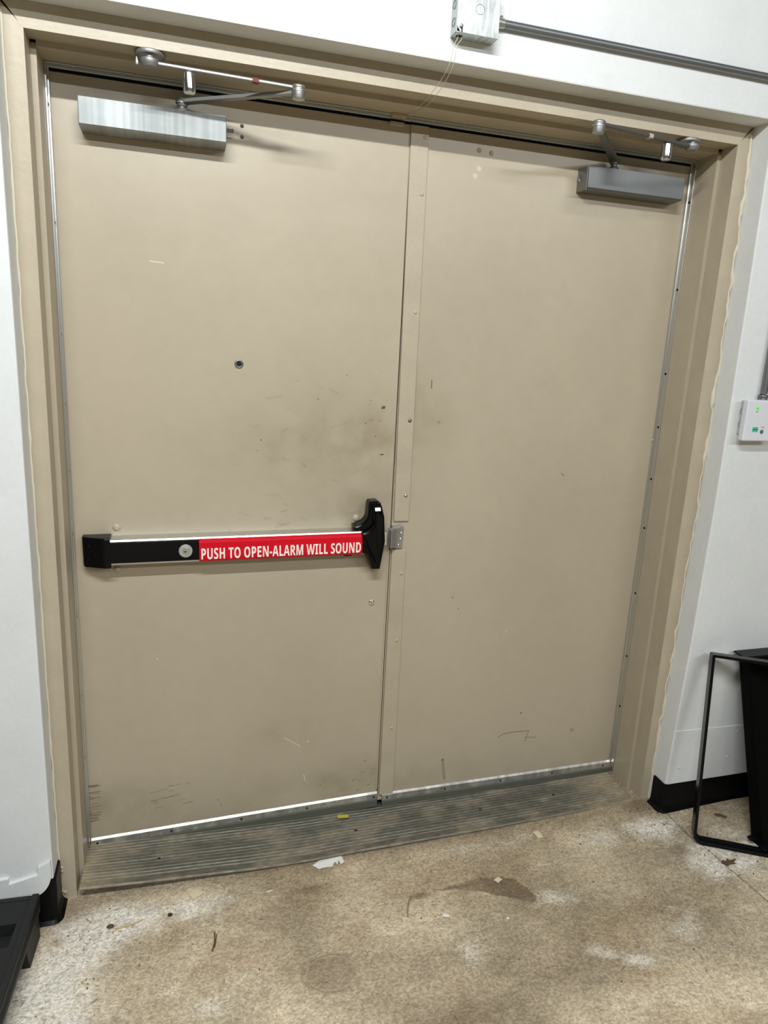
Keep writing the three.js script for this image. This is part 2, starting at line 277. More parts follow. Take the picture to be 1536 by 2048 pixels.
// vinyl cove bases, wrapped round the corners of the opening
function coveProfile(t = 0.006, h = 0.1) { return [[0, -0.05], [0, h], [t * 0.7, h], [t, h - 0.004], [t, 0.018], [t + 0.004, 0.008], [t + 0.013, 0.001], [t + 0.013, -0.05]]; }
function sweepBase(path, y0, h) { // path in (x, z); profile offset to the left-hand side of travel
  const prof = coveProfile(0.006, h), pos = [], idx = [], n = prof.length;
  path.forEach((p, i) => {
    const a = path[Math.max(0, i - 1)], b = path[Math.min(path.length - 1, i + 1)];
    const d1 = new THREE.Vector2(p[0] - a[0], p[1] - a[1]), d2 = new THREE.Vector2(b[0] - p[0], b[1] - p[1]);
    if (d1.length() < 1e-6) d1.copy(d2); if (d2.length() < 1e-6) d2.copy(d1); d1.normalize(); d2.normalize();
    const nn = new THREE.Vector2(d1.y + d2.y, -d1.x - d2.x).normalize(), k = 1 / Math.max(0.5, nn.dot(new THREE.Vector2(d1.y, -d1.x)));
    for (const [o, y] of prof) pos.push(p[0] + nn.x * o * k, y0(p[0]) + y, p[1] + nn.y * o * k);
  });
  for (let i = 0; i < path.length - 1; i++) for (let j = 0; j < n; j++) { const a = i * n + j, b = i * n + (j + 1) % n, c = a + n, d = b + n; idx.push(a, b, c, b, d, c); }
  for (const e of [0, path.length - 1]) for (let j = 1; j < n - 1; j++) idx.push(e * n, e * n + j, e * n + j + 1);
  const g = new THREE.BufferGeometry(); g.setAttribute('position', new THREE.Float32BufferAttribute(pos, 3)); g.setIndex(idx);
  const q = g.toNonIndexed(); q.computeVertexNormals(); q.setAttribute('uv', new THREE.Float32BufferAttribute(new Float32Array(q.attributes.position.count * 2), 2)); return q;
}
const arcPts = (cx, cz, r, a0, a1, n = 6) => Array.from({ length: n + 1 }, (_, i) => { const a = lerp(a0, a1, i / n); return [cx + r * Math.cos(a), cz + r * Math.sin(a)]; });
{
  const xr = openR(0.05), pr = [[xr, 0.2], ...arcPts(xr + 0.008, ZW - 0.008, 0.008, Math.PI, Math.PI / 2), [RX1, ZW]].reverse();
  struct(obj('baseboard_right', sweepBase(pr, floorY, 0.103), matBlackRubber), 'black vinyl cove base on the right wall');
  const pl = [[RX0, ZW], ...arcPts(OPL - 0.008, ZW - 0.008, 0.008, Math.PI / 2, 0), [OPL, 0.185]].reverse();
  struct(obj('baseboard_left', sweepBase(pl, floorY, 0.13), matBlackRubber), 'black vinyl cove base on the left wall');
}

// ---------------------------------------------------------------- door frame
const frame = struct(new THREE.Group(), 'tan painted steel door frame'); frame.name = 'trim_1'; scene.add(frame);
{
  const prof = (out) => [[out, -0.05], [out, ZF], [HW, ZF], [HW, ZS], [HW - STOP, ZS], [HW - STOP, 0.005], [HW, 0.005], [HW, -0.05]];
  for (const s of [-1, 1]) {
    const out = s < 0 ? 0.9565 : 0.975;
    const g = new THREE.ExtrudeGeometry(shapeOf(prof(out)), { depth: HEAD + 0.035, steps: 24, bevelEnabled: true, bevelSize: 0.0012, bevelOffset: -0.0012, bevelThickness: 0.0012, bevelSegments: 2 });
    // extrude runs along +z: turn so that profile y -> world z, depth -> world y
    const m = new THREE.Matrix4().set(s, 0, 0, 0, 0, 0, 1, -0.035, 0, 1, 0, 0, 0, 0, 0, 1);
    g.applyMatrix4(m);
    warp(g, (v) => {
      if (s > 0 && v.x > 0.95) v.x = openR(v.y) - 0.0005;
      if (v.y > 1.9 && Math.abs(v.x) > HW + 0.003) v.y = v.y > HEAD - 0.1 ? HEAD + (Math.abs(v.x) - HW) + 0.0012 : v.y;
      if (v.y < 0) v.y = floorY(v.x) - 0.004;
    });
    const j = obj('jamb', uvBox(creased(g)), matFrame, frame);
    j.userData.label = s < 0 ? 'left jamb of the frame' : 'right jamb of the frame';
    const feet = s < 0 ? [[-0.945, 0.02], [-0.953, 0.025], [-0.949, 0.09], [-0.949, 0.1]] : [];
    for (const [x, y] of feet) obj('screw', lathe([[0, 0.004], [0.004, 0.0035], [0.0055, 0]], 'z', x, y + floorY(x), ZF - 0.0005), matPaintBit, j);
  }
  const hp = [[HEAD + 0.0515, -0.05], [HEAD + 0.0515, ZF], [HEAD, ZF], [HEAD, ZS], [HEAD - STOP, ZS], [HEAD - STOP, 0.005], [HEAD, 0.005], [HEAD, -0.05]];
  const g = extrude(hp, 2 * HW, 0.0012).applyMatrix4(new THREE.Matrix4().set(0, 0, 1, -HW, 1, 0, 0, 0, 0, 1, 0, 0, 0, 0, 0, 1));
  warp(g, (v) => { if (v.y > HEAD + 0.003) { const k = Math.min(v.y - HEAD + 0.0015, 0.0412); v.x = v.x < 0 ? -HW - k : HW + k; } });
  obj('head', uvBox(creased(g)), matFrame, frame);
  // welded corner seams, read as fine raised lines
  for (const s of [-1, 1]) obj('corner_seam', bar(V(s * HW, HEAD, ZF), V(s * (HW + 0.04), HEAD + 0.04, ZF), 0.0022, 0.0008, V(0, 0, 1), 0.0003), matPaintBit, frame);
}
function creased(g) { const q = g.index ? g.toNonIndexed() : g; q.computeVertexNormals(); return q; }
{
  // caulk beads between frame and wall
  const bead = (x0, seedN, amp) => {
    const n = 150, pts = [], pos = [], idx = [], R = 7;
    for (let i = 0; i <= n; i++) {
      const y = lerp(0.1, 2.16, i / n), bx0 = x0(y), r = 0.0025 + amp * Math.max(0, fbm(y * 22, 1, 3, seedN) - 0.35) ** 1.4;
      const cx = bx0 + (fbm(y * 30, 5, 3, seedN + 3) - 0.5) * amp * 0.9;
      for (let k = 0; k < R; k++) { const a = k / R * Math.PI * 2; pos.push(cx + r * Math.cos(a), y, ZF + 0.001 + r * 0.8 * Math.sin(a)); }
    }
    for (let i = 0; i < n; i++) for (let k = 0; k < R; k++) { const a = i * R + k, b = i * R + (k + 1) % R, c = a + R, d = b + R; idx.push(a, c, b, b, c, d); }
    const g = new THREE.BufferGeometry(); g.setAttribute('position', new THREE.Float32BufferAttribute(pos, 3)); g.setIndex(idx); g.computeVertexNormals(); g.setAttribute('uv', new THREE.Float32BufferAttribute(new Float32Array(pos.length / 3 * 2), 2)); return g;
  };
  const c1 = obj('caulk_bead', bead((y) => openR(y) - 0.004, 301, 0.017), matCaulk, frame); c1.userData.label = 'ragged cream caulk along the right jamb';
  const c2 = obj('caulk_bead', bead(() => OPL + 0.002, 311, 0.004), matCaulk, frame); c2.userData.label = 'thin caulk line along the left jamb';
  // weather strips: aluminium carrier with screws
  for (const s of [-1, 1]) {
    const xi = s * (HW - STOP);
    const strip = obj('weatherstrip', [bx(Math.min(xi, xi - s * 0.0045), Math.max(xi, xi - s * 0.0045), 0.012, HEAD - STOP - 0.002, 0.004, 0.026, 0.0012), bx(Math.min(xi, xi - s * 0.008), Math.max(xi, xi - s * 0.008), 0.012, HEAD - STOP - 0.002, 0.0015, 0.008, 0.002)], matAlu, frame);
    for (const y of [0.276, 0.475, 0.715, 0.953, 1.125, 1.301, 1.476, 1.74, 2.0]) obj('screw', lathe([[0, 0.002], [0.0025, 0.0018], [0.004, 0]], 'x', 0, 0, 0).scale(-s, 1, 1).translate(xi - s * 0.0045, y + (s < 0 ? 0.03 : 0), 0.017), matSteel, strip);
  }
  const top = obj('weatherstrip', [bx(-HW + STOP, HW - STOP, HEAD - STOP - 0.0045, HEAD - STOP, 0.004, 0.026, 0.0012), bx(-HW + STOP, HW - STOP, HEAD - STOP - 0.009, HEAD - STOP, 0.0015, 0.008, 0.002)], matAluDull, frame);
  for (const x of [-0.84, -0.56, -0.3, 0.05, 0.2, 0.42, 0.66]) obj('screw', lathe([[0, -0.002], [0.0025, -0.0018], [0.004, 0]], 'y', x, HEAD - STOP - 0.0045, 0.018), matSteel, top);
  for (const s of [-1, 1]) { const a = s * (HW - STOP - 0.0005), b = s * (HW - STOP - 0.0065); obj('gasket_shade', bx(Math.min(a, b), Math.max(a, b), 0.02, HEAD - STOP - 0.004, 0.0006, 0.0042, 0.0008), matBlackRubber, frame); }  // black strips put in for the shade line between leaf and weatherstrip
  obj('gasket_shade', bx(-HW + STOP, HW - STOP, HEAD - STOP - 0.007, HEAD - STOP - 0.0005, -0.004, 0.0012, 0.0008), matBlackRubber, frame);  // same painted shade line along the head
  // top catch of the left leaf
  const lp = obj('catch_plate', bx(-0.068, -0.028, HEAD - STOP - 0.008, HEAD - STOP, 0.010, 0.034, 0.0015), matPaintBit, frame);
  obj('screw', lathe([[0, -0.002], [0.003, -0.0015], [0.0045, 0]], 'y', -0.036, HEAD - STOP - 0.008, 0.026), matSteel, lp);
}

// ---------------------------------------------------------------- doors
const DT = 2.1065, DB = 0.012;
function leafTexture(x0, x1, seedN, marks) {
  return canvasTex(1024, 2048, (c, w, h) => {
    const im = c.createImageData(w, h);
    for (let j = 0; j < h; j++) for (let i = 0; i < w; i++) {
      const x = lerp(x0, x1, i / w), y = lerp(DT, DB, j / h);
      const n = fbm(x * 4, y * 3, 4, seedN) - 0.5, m = fbm(x * 40, y * 40, 3, seedN + 5) - 0.5, p = hash2(i, j, seedN) - 0.5;
      const k = 1 + n * 0.05 + m * 0.025 + p * 0.018;
      // hand and foot grime, greenish brown, concentrated where the doors are handled and kicked
      const gr = marks.grime(x, y) * clamp(0.35 + 1.5 * (fbm(x * 16, y * 16, 4, seedN + 9) - 0.35));
      const q = (j * w + i) * 4;
      im.data[q] = clamp(lerp(TAN[0] * k, 128, gr), 0, 255); im.data[q + 1] = clamp(lerp(TAN[1] * k, 117, gr), 0, 255); im.data[q + 2] = clamp(lerp(TAN[2] * k, 90, gr), 0, 255); im.data[q + 3] = 255;
    }
    c.putImageData(im, 0, 0);
    const X = (x) => (x - x0) / (x1 - x0) * w, Y = (y) => (DT - y) / (DT - DB) * h;
    marks.draw(c, X, Y);
  });
}
const line = (c, X, Y, pts, col, wd) => { c.strokeStyle = col; c.lineWidth = wd; c.lineCap = 'round'; c.beginPath(); pts.forEach((p, i) => (i ? c.lineTo(X(p[0]), Y(p[1])) : c.moveTo(X(p[0]), Y(p[1])))); c.stroke(); };
const dot = (c, X, Y, x, y, r, col) => { c.fillStyle = col; c.beginPath(); c.ellipse(X(x), Y(y), r, r * 0.8, 0, 0, 7); c.fill(); };
const LX0 = -0.9125, LX1 = -0.0055, RX0D = -0.0025, RX1D = 0.9125;
const texL = leafTexture(LX0, LX1, 101, {
  grime: (x, y) => 0.5 * blob(x, y, -0.09, 1.24, 0.1, 0.13) + 0.3 * blob(x, y, -0.32, 1.22, 0.2, 0.12) + 0.4 * blob(x, y, -0.1, 1.02, 0.12, 0.08) + 0.25 * blob(x, y, -0.3, 0.3, 0.1, 0.05) + 0.35 * blob(x, y, -0.85, 0.14, 0.12, 0.05) + 0.3 * blob(x, y, -0.1, 0.1, 0.12, 0.06) + 0.22 * sstep(0.28, 0.02, y),
  draw: (c, X, Y) => {
    for (const [x, y] of [[-0.085, 1.359], [-0.088, 1.349], [-0.078, 1.303], [-0.057, 1.30], [-0.066, 1.255], [-0.098, 1.293], [-0.3, 1.41], [-0.16, 1.43], [-0.24, 1.36], [-0.4, 1.24], [-0.41, 1.21]]) dot(c, X, Y, x, y, rr(1.2, 2.4), 'rgba(60,52,36,0.75)');
    for (const [x, y] of [[-0.045, 1.342], [-0.046, 1.338], [-0.044, 1.2]]) line(c, X, Y, [[x - 0.005, y], [x + 0.004, y + 0.001]], 'rgba(40,34,24,0.85)', 3);
    line(c, X, Y, [[-0.685, 1.699], [-0.65, 1.697]], 'rgba(225,215,190,0.8)', 2.5);
    dot(c, X, Y, -0.693, 0.5916, 2.6, 'rgba(228,222,205,0.9)'); dot(c, X, Y, -0.245, 0.266, 3, 'rgba(230,224,208,0.9)');
    line(c, X, Y, [[-0.32, 0.288], [-0.27, 0.252]], 'rgba(215,205,180,0.5)', 5); line(c, X, Y, [[-0.255, 0.145], [-0.25, 0.123]], 'rgba(225,218,196,0.8)', 3);
    for (let i = 0; i < 26; i++) { const y = rr(0.06, 0.2), L = rr(0.006, 0.035); line(c, X, Y, [[-0.897, y], [-0.897 + L, y + rr(-0.002, 0.004)]], 'rgba(62,54,40,' + rr(0.25, 0.7).toFixed(2) + ')', rr(1, 2.6)); }
    for (let i = 0; i < 16; i++) { const x = rr(-0.75, -0.62), y = rr(0.09, 0.17), L = rr(0.008, 0.03); line(c, X, Y, [[x, y], [x + L, y + L * 0.12]], 'rgba(70,62,46,' + rr(0.2, 0.5).toFixed(2) + ')', rr(1.2, 3)); }
    for (let i = 0; i < 10; i++) { const x = rr(-0.12, -0.02), y = rr(0.06, 0.18), L = rr(0.006, 0.02); line(c, X, Y, [[x, y], [x + L, y + L * 0.3]], 'rgba(70,62,46,' + rr(0.3, 0.6).toFixed(2) + ')', rr(1, 2.4)); }
    for (const [x, y] of [[-0.525, 0.095], [-0.515, 0.075], [-0.2, 0.1]]) dot(c, X, Y, x, y, 2, 'rgba(60,50,36,0.8)');
    // soft rubbed smears
    for (let i = 0; i < 40; i++) { const x = rr(-0.5, -0.06), y = rr(0.95, 1.4); line(c, X, Y, [[x, y], [x + rr(-0.02, 0.05), y + rr(-0.015, 0.015)]], 'rgba(110,100,76,' + rr(0.05, 0.16).toFixed(2) + ')', rr(3, 9)); }
  },
});
const texR = leafTexture(RX0D, RX1D, 131, {
  grime: (x, y) => 0.45 * blob(x, y, 0.02, 1.3, 0.045, 0.2) + 0.25 * blob(x, y, 0.1, 1.3, 0.07, 0.1) + 0.15 * blob(x, y, 0.02, 0.1, 0.2, 0.06) + 0.15 * sstep(0.2, 0.02, y),
  draw: (c, X, Y) => {
    line(c, X, Y, [[0.428, 0.197], [0.446, 0.2075], [0.49, 0.2105], [0.546, 0.2085], [0.538, 0.186], [0.5345, 0.166]], 'rgba(78,62,48,0.7)', 2.2);
    line(c, X, Y, [[0.534, 0.183], [0.575, 0.1795]], 'rgba(78,62,48,0.55)', 2);
    dot(c, X, Y, 0.5077, 0.2824, 3, 'rgba(60,46,34,0.9)');
    for (const y of [1.425, 1.417, 1.408]) line(c, X, Y, [[0.0985, y], [0.0995, y - 0.006]], 'rgba(52,46,34,0.8)', 2.6);
    line(c, X, Y, [[0.565, 1.142], [0.575, 1.133]], 'rgba(70,58,44,0.8)', 2);
    line(c, X, Y, [[0.2246, 0.135], [0.236, 0.06]], 'rgba(92,80,62,0.28)', 11);
    dot(c, X, Y, 0.225, 0.135, 5, 'rgba(70,60,46,0.45)'); dot(c, X, Y, 0.2167, 0.731, 4, 'rgba(110,96,70,0.5)'); dot(c, X, Y, 0.24, 0.69, 4, 'rgba(120,105,80,0.4)');
    dot(c, X, Y, 0.42, 0.6, 7, 'rgba(205,196,170,0.4)'); dot(c, X, Y, 0.13, 1.3, 6, 'rgba(110,100,74,0.3)'); dot(c, X, Y, 0.72, 0.19, 9, 'rgba(120,104,86,0.35)');
    for (const [x, y] of [[0.2, 2.02], [0.19, 2.0]]) dot(c, X, Y, x, y, 8, 'rgba(215,208,190,0.5)');
  },
});
const doorBump = dataTex(128, 512, (x, y) => { // gentle oil-canning of the steel skins
  const v = 128 + 80 * (fbm(x / 60, y / 22, 2, 401) - 0.5) + 40 * (fbm(x / 30, y / 60, 2, 402) - 0.5) + 10 * (fbm(x / 2, y / 2, 2, 403) - 0.5); return [v, v, v];
}, { wrap: THREE.ClampToEdgeWrapping });
const matLeafL = M({ map: texL, roughness: 0.36, bumpMap: doorBump, bumpScale: 0.003 });
const matLeafR = M({ map: texR, roughness: 0.36, bumpMap: doorBump, bumpScale: 0.003 });
function leafGeometry(x0, x1) {
  const g = norm(bx(x0, x1, DB, DT, -0.044, 0, 0.0015)), p = g.attributes.position, uv = g.attributes.uv;
  for (let i = 0; i < p.count; i++) uv.setXY(i, (p.getX(i) - x0) / (x1 - x0), (p.getY(i) - DB) / (DT - DB));
  return g;
}
// sweep profile in (z, y), extruded along x; yA, yB: height of its top edge at each end
function doorSweep(parent, x0, x1, yA, yB, screws) {
  const along = (prof) => { const g = extrude(prof, x1 - x0, 0.0003).applyMatrix4(new THREE.Matrix4().set(0, 0, 1, x0, 0, 1, 0, 0, 1, 0, 0, 0.0003, 0, 0, 0, 1)); warp(g, (v) => { v.y += lerp(yA, yB, (v.x - x0) / (x1 - x0)); }); return creased(g); };
  const sw = obj('door_sweep', uvBox(along([[0, 0.0005], [0.0008, 0.0005], [0.0062, -0.0052], [0.0066, -0.0245], [0, -0.0245]])), matSweep, parent);
  obj('rubber_lip', along([[0, -0.0248], [0.0076, -0.0248], [0.0095, -0.028], [0.0095, -0.052], [0.007, -0.055], [0, -0.055]]), matSweepRubber, sw);
  for (const x of screws) obj('screw', lathe([[0, 0.0012], [0.0028, 0.001], [0.0042, 0]], 'z', x, lerp(yA, yB, (x - x0) / (x1 - x0)) - 0.0165, 0.0064), matHole, sw);
  return sw;
}
const bolt = (x, y, r = 0.011) => lathe([[0, 0.0055], [r * 0.45, 0.005], [r * 0.8, 0.003], [r, 0]], 'z', x, y, 0);
const doorL = struct(new THREE.Group(), 'left leaf of the tan steel double doors, with exit bar'); doorL.name = 'door_1'; scene.add(doorL);
{
  obj('door_panel', leafGeometry(LX0, LX1), matLeafL, doorL);
  doorSweep(doorL, -0.897, -0.006, 0.0205, 0.0475, [-0.8787, -0.6658, -0.453, -0.243, -0.0171]);
  const ph = obj('peephole', lathe([[0.0065, 0.0004], [0.0075, 0.0026], [0.0115, 0.0022], [0.0122, 0]], 'z', -0.461, 1.449, 0), matArmDark, doorL); ph.userData.label = 'dark round peephole';
  obj('lens', cyl(0.0068, 0.0068, 0.001, -0.461, 1.449, 0.0008, 'z'), matHole, ph);
  const rivet = obj('bolt', lathe([[0, 0.0025], [0.0045, 0.0025], [0.0052, 0.0032], [0.009, 0.0026], [0.0098, 0]], 'z', -0.0548, 0.7297, 0), matChrome, doorL); rivet.userData.label = 'chrome fixing below the exit bar';
  obj('slot', rbox(0.0065, 0.0016, 0.0006, -0.0548, 0.7297, 0.0028, 0.0002), matHole, rivet);
  for (const [x, y] of [[-0.7894, 0.9928], [-0.1156, 1.0056], [-0.7912, 0.8727]]) obj('bolt', bolt(x, y), matPaintBit, doorL);
  for (const [x, y] of [[-0.4539, 2.0451], [-0.4538, 2.0194]]) obj('screw', bolt(x, y, 0.0048), matArmDark, doorL);
  const cp = obj('catch_plate', bx(-0.068, -0.0285, 2.097, 2.1055, 0, 0.014, 0.0015), matPaintBit, doorL);
  obj('edge_guard', bx(-0.0105, -0.0056, DB + 0.045, 0.90, 0, 0.0022, 0.0006), matPaintBit, doorL);
}
const doorR = struct(new THREE.Group(), 'right leaf of the tan steel double doors, with astragal'); doorR.name = 'door_2'; scene.add(doorR);
{
  obj('door_panel', leafGeometry(RX0D, RX1D), matLeafR, doorR);
  doorSweep(doorR, 0.012, 0.899, 0.0385, 0.0445, [0.0298, 0.2392, 0.4501, 0.6551, 0.868]);
  // flat astragal strips above and below the strike
  for (const [y0, y1, xa, xb, x1a, x1b] of [[0.9945, 2.1055, 0.0025, -0.0072, 0.0495, 0.0442], [0.036, 0.9033, 0.0008, 0.0012, 0.0495, 0.0468]]) {
    const as = obj('astragal', uvBox(extrude([[xa, y0], [x1a, y0], [x1b, y1], [xb, y1]], 0.0055, 0.0011).translate(0, 0, 0.0012)), matFrame, doorR);
    for (const [x, y] of [[0.0336, 2.078], [0.0331, 1.9335], [0.0335, 1.6163], [0.0352, 1.3045], [0.0359, 1.0747], [0.0355, 0.8247], [0.033, 0.5977], [0.0327, 0.2846]]) {
      if (y < y0 || y > y1) continue;
      obj('screw', lathe([[0, 0.0042], [0.003, 0.0038], [0.0055, 0.002], [0.0065, 0]], 'z', x, y, 0.0066), y > 1.2 && y < 1.5 ? matArmDark : Math.abs(y - 1.0747) < 0.01 ? matSteel : matPaintBit, as);
    }
  }
  const sp = obj('strike_plate', [extrude([[-0.0145, 0.9715], [0.0, 0.9795], [0.026, 0.9835], [0.0345, 0.976], [0.0325, 0.9075], [0.014, 0.9065], [-0.0165, 0.917]], 0.004, 0.001).translate(0, 0, 0.004),
    bx(-0.012, 0.010, 0.914, 0.974, 0, 0.022, 0.004), bx(-0.003, 0.030, 0.909, 0.98, 0, 0.0055, 0.001)], matSteel, doorR); sp.userData.label = 'bare metal surface strike';
  warp(sp.geometry, (v) => { if (v.x < 0.008 && v.z > 0.003) v.z += (0.008 - v.x) * 0.55; }); sp.geometry = creased(sp.geometry);
  for (const [x, y] of [[0.026, 0.970], [0.0275, 0.957], [0.0265, 0.937], [0.021, 0.918]]) obj('screw', lathe([[0, 0.0022], [0.003, 0.0016], [0.0044, 0]], 'z', x, y, 0.0088), matChrome, sp);
  obj('bolt', bolt(0.8954, 1.2556, 0.005), matPaintBit, doorR); obj('bolt', bolt(0.9, 1.6526, 0.005), matPaintBit, doorR);
  for (const [x, y] of [[0.1973, 2.067], [0.2342, 2.064]]) obj('bolt', bolt(x, y, 0.007), matPaintBit, doorR);
}

// ---------------------------------------------------------------- threshold
{
  const t = thing('threshold_plate', 'fluted dull aluminium threshold ramp under the double doors', 'threshold', [0, 0, 0]);
  const fr = [[-0.906, 0.0165, 0.202], [-0.745, 0.0045, 0.202], [-0.585, -0.003, 0.202], [-0.443, -0.0105, 0.2025], [-0.27, -0.0125, 0.2035], [-0.14, -0.0085, 0.202], [0.023, -0.0065, 0.2015], [0.3625, -0.004, 0.198], [0.60, -0.001, 0.193], [0.886, 0.0035, 0.183]];
  const bk = [[-0.9, 0.0], [-0.6, -0.005], [-0.27, -0.011], [0, -0.011], [0.36, -0.006], [0.6, -0.003], [0.9, 0.002]];
  const at = (tab, x, k) => { for (let i = 1; i < tab.length; i++) if (x <= tab[i][0] || i === tab.length - 1) return lerp(tab[i - 1][k], tab[i][k], clamp((x - tab[i - 1][0]) / (tab[i][0] - tab[i - 1][0]))); };
  const NX = 70, prof = []; // [fraction from back to front, extra height]
  const ribs = 15; prof.push([0, -0.006], [0, 0]);
  for (let i = 0; i < ribs; i++) { const a = 0.05 + 0.87 * i / ribs, d = 0.87 / ribs; const dp = rr(0.0007, 0.0026), e0 = rr(-0.0004, 0.0004); prof.push([a, e0], [a + d * 0.2, -dp], [a + d * rr(0.45, 0.6), -dp], [a + d * 0.72, e0]); }
  prof.push([0.935, 0], [0.984, 0.0003], [0.996, -0.0023], [1.0, -0.0036], [1.0, -0.006], [0.97, -0.006]);
  const ptn = prof.length, pos = [], idx = [];
  for (let i = 0; i <= NX; i++) {
    const x = lerp(-0.905, 0.8865, i / NX), zf = at(fr, x, 2), yf = at(fr, x, 1), yb = at(bk, x, 1);
    for (const [u, e] of prof) pos.push(x, lerp(yb, yf, u) + e, lerp(-0.03, zf, u * 0.82 + 0.18 * Math.min(1, u * 1)));
  }
  for (let i = 0; i < NX; i++) for (let j = 0; j < ptn; j++) { const a = i * ptn + j, b = i * ptn + (j + 1) % ptn, c = a + ptn, d = b + ptn; idx.push(a, b, c, b, d, c); }
  for (const e of [0, NX]) for (let j = 1; j < ptn - 1; j++) idx.push(e * ptn, e * ptn + j, e * ptn + j + 1);
  const g = new THREE.BufferGeometry(); g.setAttribute('position', new THREE.Float32BufferAttribute(pos, 3)); g.setIndex(idx);
  const thTex = dataTex(1024, 128, (px, py) => {
    const x = -0.905 + px / 1024 * 1.79, v = py / 128, n = fbm(x * 12, v * 5, 4, 501), m = fbm(x * 60, v * 40, 3, 502);
    const dirt = clamp(sstep(0.35, 0.75, n) * 0.5 + 0.75 * sstep(0.62, 0.88, x) + 0.55 * sstep(-0.7, -0.9, x) + 0.25 * sstep(0.7, 1, v) * m);
    const k = 0.85 + 0.3 * m; return [lerp(118, 150, dirt) * k, lerp(116, 138, dirt) * k, lerp(106, 114, dirt) * k];
  }, { srgb: true, wrap: THREE.ClampToEdgeWrapping });
  const thRough = dataTex(1024, 128, (px, py) => { const x = -0.905 + px / 1024 * 1.79, n = fbm(x * 12, py / 26, 4, 501); const v = 130 + 80 * n; const met = 255 * clamp(0.72 - 0.45 * sstep(0.4, 0.8, n) - 0.6 * sstep(0.62, 0.88, x) - 0.4 * sstep(-0.7, -0.9, x)); return [v, v, met]; }, { wrap: THREE.ClampToEdgeWrapping });
  const q = creased(g), qp = q.attributes.position, uv = [];
  for (let i = 0; i < qp.count; i++) uv.push((qp.getX(i) + 0.905) / 1.79, clamp((qp.getZ(i) + 0.03) / 0.235));
  q.setAttribute('uv', new THREE.Float32BufferAttribute(uv, 2));
  obj('ramp', q, M({ map: thTex, roughness: 1, metalness: 1, roughnessMap: thRough, metalnessMap: thRough }), t);
  for (const [x, z] of [[-0.70, 0.11], [-0.1, 0.105], [0.335, 0.1], [0.62, 0.09]]) { const u = z / 0.2, y = lerp(at(bk, x, 1), at(fr, x, 1), u); obj('screw', lathe([[0, -0.0004], [0.003, -0.0002], [0.0048, 0.0008], [0.0052, -0.001]], 'y', x, y, z), matHole, t); }
}

